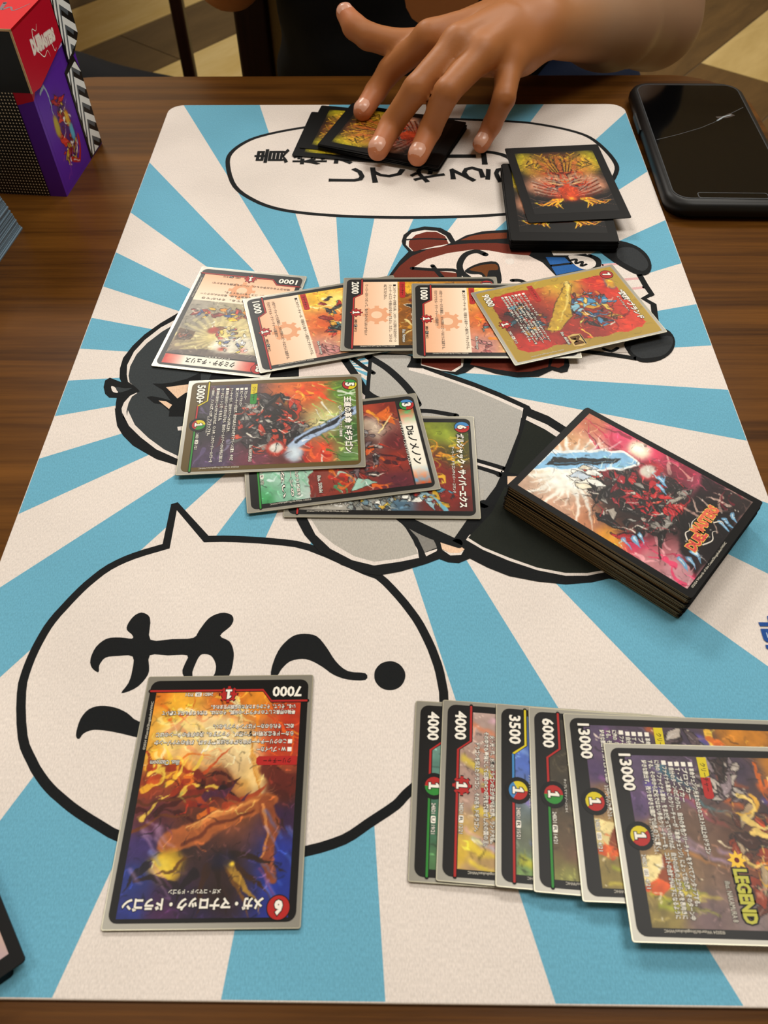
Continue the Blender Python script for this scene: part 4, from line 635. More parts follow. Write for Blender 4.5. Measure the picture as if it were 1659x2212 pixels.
# far row
com = dict(darktext=True, line='r', extra=(wm_gear,))
FL = lambda s, y, x1: (s, -26.2, x1, y, 1.9)
card(dict(com, label='upside-down 1000 card with a red title bar, leftmost of the far row', pose=(-93.54, 368.87, -.155+PI), z=.7, art=lambda: (lambda a: (bar(a, ('#c8241e', '#d8402a'), ('#c8241e', '#d8402a')), a)[1])(art_room()), power='1000', cost='2', costcol='r', title='クミタテ・チュリス', tx=(-12, 16), bar=True, sub='ビートジョッキー', sx=(-8, 6), rules=[FL('自分の手札を1枚捨てる。それができ', -16, 24), FL('ターン中、このカードを召喚する時、自分の火のクリー', -20, 26), FL('チャー1体につき、コストを1少なくする。', -23, 12), FL('組み立てならお手のもの。パーツも武器もおまかせ!', -31, 22)], code=('24BD1', 'C', '9/10'), tagcol='r'))
FTXT = [FL('■このクリーチャーは、可能なら毎ターン相手にアタックする。', -15.5, 26), FL('小型クリーチャーたちを集結し、火の文明のスピードはさらに加速する。', -29, 26), FL('行け!アクセル・クリーチャーは最速だ!', -32, 6)]
card(dict(com, label='tilted 1000 card between the upside-down card and the 2000 card', pose=(-36.97, 365.51, .26+Q), z=1.6, art=art_blaze, power='1000', rules=FTXT, code=('24BD1', 'C', '9/12'), tagcol='r', illus='illus. Katsuya'))
card(dict(com, label='2000 card with an amber picture at the centre of the far row', pose=(15.5, 372.6, .012+Q), z=2.5, art=art_amber, power='2000', cost='1', costcol='r', rules=[FL('■このクリーチャーが攻撃する時、このターンに召喚する自分のビート', -15.5, 26), FL('ジョッキーのコストを最大2少なくしてもよい。ただし、コストは', -18, 26), FL('0以下にならない。', -21, -12), FL('ヒーローはいつだって、負けるわけにはいかない!', -32, 20)], code=('24BD1', 'C', '8/12'), tagcol='r', illus='illus. Nottsuo'))
card(dict(com, label='second-from-right 1000 card of the far row, tucked under the gold card', pose=(56, 365.3, 0+Q), z=3.4, art=lambda: art_blaze(33), power='1000', rules=FTXT, code=('24BD1', 'C', '9/12'), tagcol='r', illus='illus. Katsuya'))
def gold_extra(r, z):
    mb = MB(); mb.poly([(20, -9), (29, -9), (30, -5), (29, -1), (20, -1), (19, -5)], z+.05, GLD); text(mb, 'M', 20.8, -8, 28, -2.4, z+.09, mat('print_bronze', '#5e3c10', .4, spec=.15), .05); mb.stroke([(20.4, -1.6), (28.6, -1.6)], .7, z+.08, INK); mb.build('crest', r)
card(dict(label='gold-framed 9000 card at the right end of the far row', pose=(98.4, 370.66, .311+Q), z=4.3, base=GLD, art=art_gold, corner=False, frame=False, power='9000', mana='gear', cost='7', costcol='r', costpos=(-24.8, 37.8), title='“罰怒”ブランド', tx=(-9, 18.6), sub='ビートジョッキー', sx=(-4, 10), rules=[('■マスターB・A・D 2', -23.5, -2, -17, 1.7)] + [(t, -23.5, 21-3*(k % 2), -19.6-2.1*k, 1.6) for k, t in enumerate(('■スピードアタッカー、W・ブレイカーを持つクリーチャー', '■このクリーチャーが出た時、自分の手札をすべて', '捨て、カードを2枚引く。その後、相手のパワー', '6000以下のクリーチャーを1体選び、破壊する。', '■自分のターンの終わりに、このクリーチャーを', '自分の手札に戻し、カードを1枚捨てる。'))], code=('24BD1', 'MAS', '7/12'), tagcol='r', illus='illus. Akifumi', extra=(gold_extra,)))
# right-hand fan
PB = [(-28, -36, '#b39a92'), (0, -34, '#ad8f84'), (28, -34, '#b59468'), (-10, -22, '#a8887c'), (20, -20, '#9a7a6a'), (-20, -10, '#b09a98'), (24, -38, '#d8b43a')]
def red_gem(r, z): MB().poly(gear(0, -24, 7, 9, .3), z-.01, RED).build('red_emblem', r)
card(dict(label='4000 card with a green lower edge, first and lowest of the right-hand fan', pose=(52.9, 97.62, -.0555+Q), z=.7, art=streaks([(-28, -30, '#7fa098'), (0, -30, '#5f8a80'), (28, -30, '#4f7a4a'), (10, -34, '#3a6a50')], ['#b8d8c8', '#8ac83a', '#d8783a', '#c8e85a'], 91, 16), power='4000', line='rg', mana='rg', tag=False, rules=[RT('■ブロッカー', -32, -10)], code=('24BD1', 'U', '19/21')))
card(dict(label='4000 card with a solid red line, second of the right-hand fan', pose=(62.97, 96.97, -.0715+Q), z=1.6, art=streaks(PB, ['#d8a8c0', '#9ac8d0', '#e8c84a', '#f0d82a', '#c8a0d8', '#e07a4a'], 92, 22), power='4000', line='r', tag=False, rules=[('ドラゴンを超えたドラゴン、その名もドギラゴン。', -16.6, 15.9, -32.3, 1.9), ('その中でも最強にして伝説の4つの代を統治せし火の国の王。', -21.2, 20.6, -29, 1.9), ('火・光・風、3体のドラゴンの王が並べる世界、ランド大陸。', -19.9, 19.6, -26.7, 1.9)], code=('24BD1', 'R', '12/21'), extra=(red_gem,)))
card(dict(label='3500 card with yellow and blue line, third of the right-hand fan', pose=(83.3, 94.79, -.0795+Q), z=2.5, art=streaks([(-28, -30, '#4a6a98'), (-10, -34, '#4f6cc0'), (0, -30, '#7a8a98'), (16, -34, '#6a7060'), (28, -34, '#7a9a5a'), (10, -26, '#54606a')], ['#5a70e8', '#8ab0e8', '#e8d82a', '#9a7ae0', '#7ad84a'], 93, 18), power='3500', line='ybr', mana='ybr', tag=False, rules=[RT('■S・トリガー・プラス', -31.5, -8)], code=('24BD1', 'R', '15/21')))
card(dict(label='6000 card with a dark picture, fourth of the right-hand fan', pose=(95.85, 93.34, -.0735+Q), z=3.4, art=streaks([(-28, -30, '#2e2a20'), (0, -32, '#3a342a'), (28, -34, '#8a8a4a'), (12, -34, '#5a4a38'), (20, -30, '#6a4a3c'), (24, -24, '#4f4a1e')], ['#54504a', '#7a7060', '#2a2018', '#8a8a3a'], 94, 18), power='6000', line='rg', mana='rg', tag=False, rules=[RT('■マッハファイター', -31.5, -8)], code=('24BD1', 'R', '14/21')))
fan = dict(frame=False, corner=False, power='13000', mana='yr', turn=.6, cost='7', costcol='yr', title='蒼き守護神 ドギラゴン閃', tx=(-20, 24), code=('24BD1', 'LEG', '4/21'), tagcol='yr', rules=R_6)
def legend(r, z):
    mb = MB(); st = []
    for k in range(16): q = 3.3 if k % 2 == 0 else 1.9; st.append((7.2+q*math.cos(k*PI/8), -6.4+q*math.sin(k*PI/8)))
    mb.poly(st, z+.06, mat('print_amber', '#f2c22a', .3, spec=.15)); mb.poly(circ(7.2, -6.4, .9, 10), z+.07, MAR)
    text(mb, 'LEGEND', 10, -8.6, 27, -3.8, z+.10, mat('print_lime', '#b9b52a', .25, spec=.15), .05, INK, .10); mb.build('legend_mark', r)
    mb = MB(); text(mb, 'illus. NAKAMURA 8', 14, -12.2, 26.5, -10.4, z+.09, LGT, .01, INK, .05); mb.build('artist_line', r)
card(dict(fan, label='13000 card lying under its twin, fifth of the right-hand fan', pose=(110.26, 92.36, -.0297+Q), z=4.3, art=art_cosmos(101)))
card(dict(fan, label='13000 card topmost at the right end of the fan, cut by the frame', pose=(123.96, 80.83, -.0172+Q), z=5.2, art=art_cosmos(103), extra=(legend,)))

# ------------------------------------------------------------------ decks of black-sleeved cards
BSL = mat('black_sleeve', '#0b0a0a', .4, spec=.12); EDG = mat('inner_edge', '#9c8058', .45); EDK = mat('dark_edge', '#17181b', .4)
def plain_card(name, x, y, t, z, th, label, group, w=66.6, h=91.8, edge=EDG, film=BSL, tilt=None):
    r = tag(empty(name, W(x, y, z), t), label, 'card', group); f = th*.2
    MB().slab(rrect(w, h, 1.2, 2), 0, f, film).slab(rrect(w, h, 1.2, 2), th-f, th, film).build('sleeve', r)
    MB().slab(rrect(w+.02, h-.4, 1.2, 2), f, th-f, edge).build('card', r)
    if tilt: r.rotation_euler = (tilt[0], tilt[1], t)
    return r
def dup(root, x, y, t, z, label=None, group=None):
    c = root.copy(); COL.objects.link(c); c.location = W(x, y, z); c.rotation_euler = (0, 0, t)
    if label: c['label'] = label
    if group: c['group'] = group
    for ch in root.children: d = ch.copy(); COL.objects.link(d); d.parent = c
    return c
def art_blade():
    a = Art(-30.2, -42.3, 30.2, 42.6, res=.36, seed=121, warp=.9)
    a.grad([(-28, 40, '#c8a48c'), (-10, 40, '#f0ead0'), (8, 40, '#d8a070'), (26, 38, '#c87050'), (-28, 22, '#c89a80'), (-10, 26, '#e8dcc0'), (28, 24, '#e0406a'), (10, 30, '#d8b090'), (-26, 6, '#b87a58'), (28, 8, '#d8305a'), (0, 6, '#4a2024'), (-28, -6, '#e8a02c'), (-24, -14, '#d83060'), (28, -8, '#8c1c38'), (0, -14, '#2a1218'), (28, -24, '#b84a68'), (-28, -24, '#b87a80'), (-26, -36, '#c8909a'), (0, -36, '#120c0e'), (28, -36, '#d8b4a4'), (14, -30, '#1c1014')])
    a.flames(26, (0, -30, 30, 34), 60, 14, 2, ['#f0507a', '#ffd0c0', '#c81c48', '#f8b8a8', '#7a1028'], .9, .7); a.flames(16, (-30, -42, -14, 0), 60, 12, 2.2, ['#f0a8b0', '#e83a68', '#f8d8d0', '#b02848', '#2a1014'], .9, .8)
    a.blob(-10, 29, 13, 10, '#f8f8ea', .85, 1.2)
    for k in range(26): t = k*.2417; L = a.R.uniform(.6, 1.2); a.stroke([(-8, 28), (-8+16*L*math.cos(t+.1), 28+13*L*math.sin(t+.1)), (-8+32*L*math.cos(t), 28+26*L*math.sin(t))], 3.6, .15, '#fbfaf0', .85, .9)
    a.plates(130, -1, -5, 23, 22, ['#a81c2a', '#c82a2c', '#15100f', '#1c1616', '#241a1a', '#8f8a84', '#a89f94', '#7a1420', '#2a1a1c', '#d8432e', '#b4232c', '#120d0d', '#8c1824', '#181213'], 7)
    a.poly([(-17, 42.6), (-4, 42.6), (18, 18), (17, 8), (10, 12)], '#8cc4ee', 1, .4, '#f8fcfa', 1.2); a.poly([(-12, 40), (-5, 40.5), (14, 16), (9, 17)], '#14181c', 1, .3); a.stroke([(-8, 38), (10, 18)], .6, .3, '#4a8ab0', .9); a.stroke([(-2, 42), (18, 18)], 1.2, .8, '#eef6fa', .9, .5)
    a.blob(25, 12, 6, 6.5, '#f6efcc', 1, 2.5); a.blob(25, 12, 3, 3.4, '#ffffff', .9); a.blob(17, 1, 6.5, 5.5, '#b02430', 1, 4); a.blob(16, 2, 4.2, 3.6, '#d8d2c6', 1, 4); a.shards(16, -6, 22, 8, 6, ['#e8e0c8', '#d83a28', '#c8d8e8', '#f0f0ea'], 7, ang=120)
    a.poly([(-4, -24), (30.2, -18), (30.2, -42.3), (-22, -42.3), (-16, -32)], '#100b0d', .85, 2); a.flames(16, (2, -40, 30, -26), 50, 9, 1.4, ['#d8b0a0', '#7a1c2c', '#e8c8b8', '#2a1418'], .8, .7)
    for x, y in ((-25, -10), (-22, -12), (-19, -13), (-19, -33), (-16, -35), (-12, -35), (10, -37), (13, -38), (17, -38), (12, -6), (16, -4)): a.stroke([(x, y), (x-1.5, y-3), (x-3, y-5.5)], 2.2, .1, '#6fa4cc', 1); a.stroke([(x, y), (x-1.5, y-3)], .7, .1, '#d8ecf6', .9)
    for _ in range(70): x, y = a.R.uniform(-30, 30), a.R.uniform(-42, 42); a.blob(x, y, .3, .3, '#fff6ea', .8)
    a.noise(.14); return a
JX, JY, JT = 108.1, 226.9, .8615
proto = None; rj = random.Random(3); NJ = 40; tj = .385
for k in range(NJ-1):
    q = (NJ-1-k)/NJ; dx, dy, dt = rj.gauss(0, .25)-1.2*q, rj.gauss(0, .25)-.6*q, rj.gauss(0, .0035)
    if proto is None: proto = plain_card('deck_card', JX+dx, JY+dy, JT+dt, .7+k*tj, tj, 'black-sleeved card buried in the tall right-hand deck, only its brown edge showing', 'cards stacked in the tall right-hand deck')
    else: dup(proto, JX+dx, JY+dy, JT+dt, .7+k*tj)
top = plain_card('deck_card', JX, JY, JT, .7+(NJ-1)*tj, tj, 'top card of the tall deck, pink and red picture with a pale blue blade', None)
art_blade().build('picture', top, tj+.04, ART)
mb = MB(); zt = tj+.14
text(mb, 'DUEL', -11.5, -36.0, .5, -31.2, zt, mat('logo_red', '#d2281c', .35), .05, mat('logo_yellow', '#f0c03a', .35), .05); text(mb, 'MASTERS', -2.2, -33.6, 16.4, -28.4, zt+.06, mat('logo_orange', '#e0541e', .35), .05, mat('logo_yellow'), .05)
for P in ([(-8, -30.5), (-5, -28), (-2, -28.6), (1, -26.4)], [(-6, -36.5), (-1, -38.6), (3, -36.6), (5, -38)], [(8, -34.5), (11, -36.8), (9.6, -38.8)], [(-2, -29.6), (2, -27.4), (6, -27.8)]): mb.stroke(catmull(P, 5, False), .7, zt, mat('logo_pale', '#d8d0c4', .4), .1)
text(mb, '©2024 Wizards of the Coast/Shogakukan/WHC', -28.4, -44.2, 1.8, -42.9, zt, LGT, .01); mb.build('deck_logo', top)

def art_mask(w=27.5, y0=-37, y1=38, res=.5):
    a = Art(-w, y0, w, y1, res=res, seed=131, warp=.0, base='#0b0a0a'); R = random.Random(5)
    def both(pts, *k, **kk): a.stroke(pts, *k, **kk); a.stroke([(-x, y) for x, y in pts], *k, **kk)
    for x, y, rx, ry, c, al in ((22, 25, 8, 14, '#c4b81e', .95), (14, 18, 12, 17, '#c08a34', .9), (0, 14, 15, 20, '#b4602a', .9), (17, -4, 12, 12, '#c88a6a', .95), (0, -8, 16, 14, '#cc4522', .95)):
        a.blob(x, y, rx, ry, c, al, 2); a.blob(-x, y, rx, ry, c, al, 2)
    for _ in range(60):
        t = R.uniform(-.5, 1.35); r0 = R.uniform(2, 12); r1 = r0+R.uniform(5, 13); k = R.gauss(0, .3)
        both([(r0*math.cos(t), -5+r0*math.sin(t)*1.2), ((r0+r1)/2*math.cos(t+k), -5+(r0+r1)/2*math.sin(t+k)*1.2), (r1*math.cos(t), -5+r1*math.sin(t)*1.2)], R.uniform(.8, 2.2), .1, R.choice(['#c83c1e', '#5a140e', '#d86a2a', '#a82c18', '#30100c', '#c89474', '#8f7a70', '#a8886a']), .8)
    for k in range(8): both([(22, 2-k*2.2), (14, -4-k*2), (6, -12-k*.9)], 1.1, .3, ['#a8968a', '#4a1a12'][k % 2], .8)
    for _ in range(34):
        x = R.uniform(2, 24); y = R.uniform(20, 37); both([(x, y), (x+R.gauss(0, 3), y-4), (x*.7+R.gauss(0, 1), y-9)], R.uniform(.5, 1.5), .1, R.choice(['#e0b42a', '#c8921e', '#14100c', '#9a6a1e', '#1a120c', '#6a5a1a', '#100c0a']), .9)
    for k in range(6): both([(1.5+k*.8, 12), (2.5+k*1.3, 22), (1+k*2.2, 33)], .8, .3, ['#14100c', '#b8902a'][k % 2], .9)
    for q in range(2):
        for k in range(9): both([(6+k*.8, -21-q), (10+k*1.3, -26-k % 3), (8+k*2.1+R.gauss(0, 1), -33+k*1.1+q)], 1.3, .15, R.choice(['#f0a41e', '#f4c83a', '#e8781a']), .9)
    for k in range(3): both([(10+k*3, -22-k), (18+k*3, -27+k*3), (27, -30+k*6)], .7, .15, '#7a5a50', .9)
    both([(10, -1), (4, -4)], 2.4, 1.2, '#c8a070', .9); both([(11, .8), (3, -3)], .6, .3, '#1a0c0a', .9); a.blob(0, -21, 3.4, 3, '#e85a1e', .95, 2); a.blob(0, -21, 1.6, 1.6, '#ffb43a', 1); a.noise(.25); return a
# far right deck
NK = 20; tk = .385; proto = None; rk = random.Random(8)
for k in range(NK):
    dx, dy, dt = rk.gauss(0, .3), rk.gauss(0, .3)-5.5*(1-k/NK)**2*0+4*(k/NK-1)*0, rk.gauss(0, .004)
    if k == NK-1: continue
    if proto is None: proto = plain_card('deck_card', 106.2+dx, 481.4+dy, -.015+dt, .7+k*tk, tk, 'black-sleeved card inside the far right deck, only its dark edge showing', 'cards stacked in the far right deck', 66.6, 92, EDK)
    else: dup(proto, 106.2+dx, 481.4+dy, -.015+dt, .7+k*tk)
k2 = plain_card('deck_card', 106.2, 481.4, -.018, .7+(NK-1)*tk, tk, 'black-sleeved flame-pattern card squared on the far right deck, half covered', None, 66.6, 92, EDK); mask = art_mask(); MASK = mask.build('picture', k2, tk+.04, ART).data
k3 = plain_card('deck_card', 113.7, 502.5, .085, .7+NK*tk+.9, .4, 'black-sleeved flame-pattern card lying crooked on top of the far right deck', None, 66.4, 91.5, EDK, tilt=(.010, 0)); o = link('picture', MASK, k3); o.location.z = .00001
# pile under the hand
proto = None; ph = random.Random(6)
def hp(a, x, y, z, label, group=None, pic=True):
    r = plain_card('pile_card', x, y, a, z, .4, label, group, 66.6, 92, EDK)
    if pic: link('picture', MASK, r)
    return r
def centre(cx, cy, ang, w=92, h=66.6, sx=1, sy=1):      # centre of a landscape card from its lower-left corner
    c, s = math.cos(ang), math.sin(ang); return cx + w/2*c - h/2*s, cy + w/2*s + h/2*c
a1 = math.radians(-8.6); x, y = centre(-74.9, 553.5, a1); hp(a1+PI/2, x, y, .7, 'black-sleeved card at the bottom of the pile under the hand, sticking out left')
a2 = math.radians(-11); x, y = centre(-70.4, 563.5, a2); hp(a2+PI/2, x, y, 1.2, 'black-sleeved card second from the bottom under the hand, peeking out left')
NH = 9
for k in range(NH):
    a = math.radians(-20.5+ph.gauss(0, .5)); x, y = centre(-56.5+ph.gauss(0, .4), 561.0+ph.gauss(0, .4), a)
    if k == NH-1: hp(a+PI/2, x, y, 1.8+k*.42, 'black-sleeved flame-pattern card on top of the pile, right under the fingertips')
    elif proto is None: proto = hp(a+PI/2, x, y, 1.8+k*.42, 'black-sleeved card in the middle of the pile pressed by the hand', 'cards piled under the hand', False)
    else: dup(proto, x, y, a+PI/2, 1.8+k*.42)
# deck at the lower left corner of the frame
proto = None; NL = 12; la = math.radians(37)
def lcentre(cx, cy, ang, w, h): c, s = math.cos(ang), math.sin(ang); return cx - w/2*c - h/2*s*-1, cy - w/2*s + h/2*c
for k in range(NL):
    x, y = -117.5 - 33.3*math.cos(la) - 46*math.sin(la), 41.5 - 33.3*math.sin(la) + 46*math.cos(la)
    if k < NL-2: x -= 5.5*math.cos(la); y -= 5.5*math.sin(la)
    if k == NL-1:
        r = plain_card('deck_card', x, y, la, .7+k*.42, .42, 'black-sleeved card with a pale picture at the lower left corner, on top', None, 66.6, 92, EDK)
        a = Art(-29.5, -41, 29.5, 41, res=.8, seed=141, warp=1); a.grad([(20, -38, '#b8a0a8'), (28, -30, '#c8a89a'), (10, -36, '#8a6a70'), (0, 0, '#7a3a48'), (28, 10, '#c8b0a8')]); a.flames(14, (0, -40, 30, 0), 60, 14, 3, ['#8fc0d8', '#5a3a40', '#e0c8c0', '#2a2024']); a.build('picture', r, .46, ART)
    elif proto is None: proto = plain_card('deck_card', x, y, la, .7, .42, 'black-sleeved card inside the small deck at the lower left corner', 'cards stacked at the lower left corner', 66.6, 92, EDK)
    else: dup(proto, x, y, la, .7+k*.42)
# tall stack of grey-blue sleeved cards at the left edge
GS = mat('grey_sleeve', '#7f95a6', .35, .1); GE = mat('grey_edge', '#566a7c', .45); proto = None; rg = random.Random(2); ga = math.radians(-6)
tdir = math.atan2(467.57-431.46, -246.61+250.18)
for k in range(70):
    sh = -.2*k*.9 + rg.gauss(0, .35); c, s = math.cos(tdir-PI/2), math.sin(tdir-PI/2); x, y = -246.6+sh - 33.3*c + 46*s, 467.6 - 33.3*s - 46*c + rg.gauss(0, .25)
    if proto is None: proto = plain_card('stack_card', x, y, tdir-PI/2, -2.45, .8, 'grey-blue sleeved card in the tall stack at the left edge of the frame', 'grey sleeved cards stacked at the left', 66.6, 92, GE, GS)
    else: dup(proto, x, y, tdir-PI/2+rg.gauss(0, .006), -2.45+k*.8)
# ------------------------------------------------------------------ card box at the far left
bxr = empty('deck_box', W(-226.5, 505.2, -2.5), math.radians(-5.5)); tag(bxr, 'tall purple and red cardboard card box standing at the table\'s far left', 'box')
PUR = mat('box_purple', '#5c27a6', .38, spec=.3); PUD = PUR; RDB = mat('box_red', '#c00d2b', .35, spec=.4); RDT = mat('box_red_top', '#d2121b', .6, spec=.1); BK = mat('box_black', '#12100e', .45); CRM = mat('box_board', '#d8b98c', .7)
dots = mat('box_dots', '#0d0c0b', .4); b_ = dots.node_tree.nodes['Principled BSDF']
tcn = nd(dots, 'ShaderNodeTexCoord'); mpn = nd(dots, 'ShaderNodeMapping'); mpn.inputs['Scale'].default_value = (480, 480, 480); vr = nd(dots, 'ShaderNodeTexVoronoi', Scale=1.0); vr.voronoi_dimensions = '2D'; vr.inputs['Randomness'].default_value = 0
sx_ = nd(dots, 'ShaderNodeSeparateXYZ'); cx_ = nd(dots, 'ShaderNodeCombineXYZ'); lk(dots, tcn, 'Object', mpn, 'Vector'); lk(dots, mpn, 'Vector', sx_, 0); lk(dots, sx_, 'X', cx_, 'X'); lk(dots, sx_, 'Z', cx_, 'Y'); lk(dots, cx_, 0, vr, 'Vector')
ls = nd(dots, 'ShaderNodeMath', operation='LESS_THAN'); ls.inputs[1].default_value = .24; lk(dots, vr, 'Distance', ls, 0)
mx = nd(dots, 'ShaderNodeMix', data_type='RGBA'); mx.inputs[6].default_value = hl('#0e0c0b'); mx.inputs[7].default_value = hl('#d9cdb6'); lk(dots, ls, 0, mx, 0); lk(dots, mx, 2, b_, 'Base Color')
BWd = 82
MB().box(-BWd, 0, 0, 0, 74, 74, PUR).build('body', bxr)
MB().box(-BWd, -.4, .3, -11.7, 0, 74, dots).build('dotted_front', bxr)
MB().add([(-11.7, -.3, 61.5), (.25, -.3, 64.5), (.25, -.25, 74), (-11.7, -.25, 74)], [(0, 1, 2, 3)], RDB).add([(.25, -.3, 64.5), (.25, 8, 70), (.25, 8, 74), (.25, -.25, 74)], [(0, 1, 2, 3)], RDB).build('red_band', bxr)
def wall(mb, pts, x, th, m): # polygon in (y,z) extruded along x
    n = len(pts); v = [(x, y, z) for y, z in pts] + [(x+th, y, z) for y, z in pts]
    return mb.add(v, [tuple(range(n)), tuple(range(n, 2*n))[::-1]] + [(i, n+i, n+(i+1) % n, (i+1) % n) for i in range(n)], m)
lid = MB(); wall(lid, [(-1, 69.6), (11, 68.2), (57, 77.5), (57, 106), (-1, 106)], .5, 1.4, RDB); wall(lid, [(-1, 69.6), (11, 68.2), (57, 77.5), (57, 106), (-1, 106)], -BWd-1.9, 1.4, RDB)
lid.box(-BWd-1.9, -1, 104.6, 1.9, 82, 106.2, RDT); lido = lid.build('lid', bxr)
e = MB(); e.box(.5, -1.4, 69.4, 1.8, -.9, 106, CRM).box(-BWd-1.7, -1.4, 104.8, 1.8, -.9, 106.1, CRM); e.build('board_edge', lido); MB().box(-BWd-.4, -1, 69.6, .4, -.45, 104.6, BK).build('inner_flap', lido)
st = MB(); wall(st, [(58, 63), (69, 64.5), (76, 68), (83, 72), (84, 106), (58, 106)], .4, 1.2, BK); wall(st, [(50, 1), (73.6, 1), (73.6, 52), (69, 63), (58, 62), (50, 60)], 0, .5, BK)
CW = mat('chevron_white', '#f6fbfb', .4); CG = mat('chevron_grey', '#5b636a', .4)
def inlid(y, z): return (y < 83.5 and 58 < y and z > 64.5 and z < 105.8)
for k in range(-2, 13):
    z0 = 124-11.8*k
    for dz, m, zz in ((0, CW, .05), (-6.0, CG, .04)):
        A_ = [(9, z0+dz), (25.5, z0-11.5+dz), (25.5, z0-16.6+dz), (9.6, z0-5.4+dz), (0, z0-28+dz), (0, z0-21+dz)]
        if dz: A_ = [(9.6, z0-5.4), (20, z0-12.8), (18, z0-15.0), (10.4, z0-8.8), (3, z0-25), (2, z0-23)]
        for half in ([0, 1, 2, 3], [0, 3, 4, 5]):
            P = [(A_[i][0], A_[i][1]) for i in half]
            q = clip(P if sum(P[i][0]*P[(i+1) % 4][1]-P[(i+1) % 4][0]*P[i][1] for i in range(4)) > 0 else P[::-1], [(.6, 64.8), (24.6, 70), (25.2, 105.5), (.6, 105.5)])
            if len(q) > 2: st.add([(1.62+zz, 58+a, b) for a, b in q], [tuple(range(len(q)))], m)
            q = clip(P if sum(P[i][0]*P[(i+1) % 4][1]-P[(i+1) % 4][0]*P[i][1] for i in range(4)) > 0 else P[::-1], [(.8, 1.5), (21.8, 1.5), (21.8, 51), (17, 60), (.8, 58)])
            if len(q) > 2: st.add([(.52+zz, 51.5+a, b) for a, b in q], [tuple(range(len(q)))], m)
st.build('chevron_strip', bxr)
# printed picture on the side (flat print): red, white and gold splashes
a = Art(3, 2, 50, 68, res=.5, seed=151, warp=.8, base='#5c27a6'); a.plates(46, 29, 34, 12, 22, ['#c2211f', '#a81a1c', '#e8e4e0', '#c9a02c', '#d83a2a', '#7a1418', '#c2211f'], 6, '#4a1848', .6); a.shards(20, 26, 18, 12, 6, ['#c2211f', '#e8e4e0', '#b8902c'], 4, line='#3a1030')
a.stroke([(10, 64), (17, 66), (20, 58), (19, 46)], 1.6, .8, '#9fb4bc'); a.blob(18, 40, 4, 7, '#b8a83a', 1, 3); a.blob(35, 28, 3.2, 6, '#5fb2d4', 1, 3); a.blob(35, 38, 3, 6, '#e0b42c', .9, 2); a.flames(10, (10, 6, 40, 20), 40, 12, 1, ['#7a2a9a', '#8c3aa8', '#a84a8a'], .4, .7); a.stroke([(24, 14), (34, 9), (40, 14), (42, 22)], 3, 2, '#b8281e'); a.stroke([(26, 13), (34, 9)], .6, .4, '#f0e8e0')
me_ = MB(); o = a.build('side_picture', bxr, 0, ART)
for v in o.data.vertices: v.co = (.00006+.0, v.co.x, v.co.y)
lt = MB(); text(lt, 'DUEL', 17.5, 83.5, 33, 91.5, 0, WHT, .06, INK if 0 else mat('logo_shadow', '#e9c9d0', .4), .06); text(lt, 'MASTERS', 28, 83, 51, 90.0, .03, WHT, .06, mat('logo_shadow'), .06)
for P in ([(22, 92), (24, 96), (28, 94), (31, 97)], [(24, 84), (30, 79), (36, 81), (38, 77)], [(44, 84), (46, 78), (49, 79)]): lt.stroke(catmull(P, 4, False), .8, .02, WHT, .15)
ang = math.radians(-6); lt.v = [(1.96+z, 34+(x-34)*math.cos(ang)-(y-87)*math.sin(ang)-2, 87+(x-34)*math.sin(ang)+(y-87)*math.cos(ang)) for x, y, z in lt.v]; lt.build('side_logo', lido)
tp = MB(); pm_ = mat('box_script', '#4a1030', .4)
for P in ([(-30, 30), (-22, 24), (-16, 30), (-20, 36), (-26, 32)], [(-14, 36), (-12, 26), (-8, 30), (-4, 25), (2, 36)], [(-44, 24), (-36, 34), (-34, 24), (-30, 26)], [(-46, 50), (-38, 44), (-26, 52), (-14, 46), (-6, 52)]): tp.stroke([(p[0]-3, p[1]) for p in catmull(P, 5, False)], 2.6, 106.26, pm_, .4)
tp.build('top_lettering', lido)

# ------------------------------------------------------------------ phone
ph_ = empty('phone', W(223.5, 563, -2.5), math.radians(-1.4)); tag(ph_, 'black smartphone in a thick black case with a cracked screen, right of the mat', 'phone')
CASE = mat('phone_case', '#0d0c0c', .45, spec=.3); GLS = mat('phone_glass', '#050506', .07, spec=.5); LIP = mat('phone_lip', '#2b3037', .3)
MB().bevslab(lambda i: rrect(87-2*i, 177-2*i, 17-i*.6, 8), 0, 11.5, 4.2, CASE).build('case', ph_, True)
MB().ring(rrect(77.5, 163, 11, 8), rrect(76, 161.5, 10.4, 8), 11.75, LIP).build('screen_rim', ph_)
MB().slab(rrect(76.2, 161.7, 10.4, 8), 11.2, 11.7, GLS).build('screen', ph_)
crk = mat('crack_grey', '#5d6166', .3); cb = MB(); cb.stroke([(-37, -5), (-20, 3), (-2, 13), (14, 25), (22, 33), (36, 45)], .35, 11.76, crk); cb.stroke([(12, 24), (18, 30), (24, 33)], 1.1, 11.77, mat('crack_bright', '#aebbc4', .2)); cb.poly([(12, 30), (18, 31), (24, 36), (27, 32), (20, 28), (13, 27)], 11.765, mat('chip_dark', '#3a2d26', .3)); cb.build('crack', ph_)
MB().ring(rrect(46, 7, 2, 3, 0, -77.5), rrect(44.6, 5.6, 1.5, 3, 0, -77.5), 11.78, LIP).build('speaker_slot', ph_)
MB().bevslab(lambda i: rrect(2.2-2*i*.4, 26-2*i, .8), 4, 8, .6, CASE).build('side_button', ph_, loc=(-.0438, .03, 0))

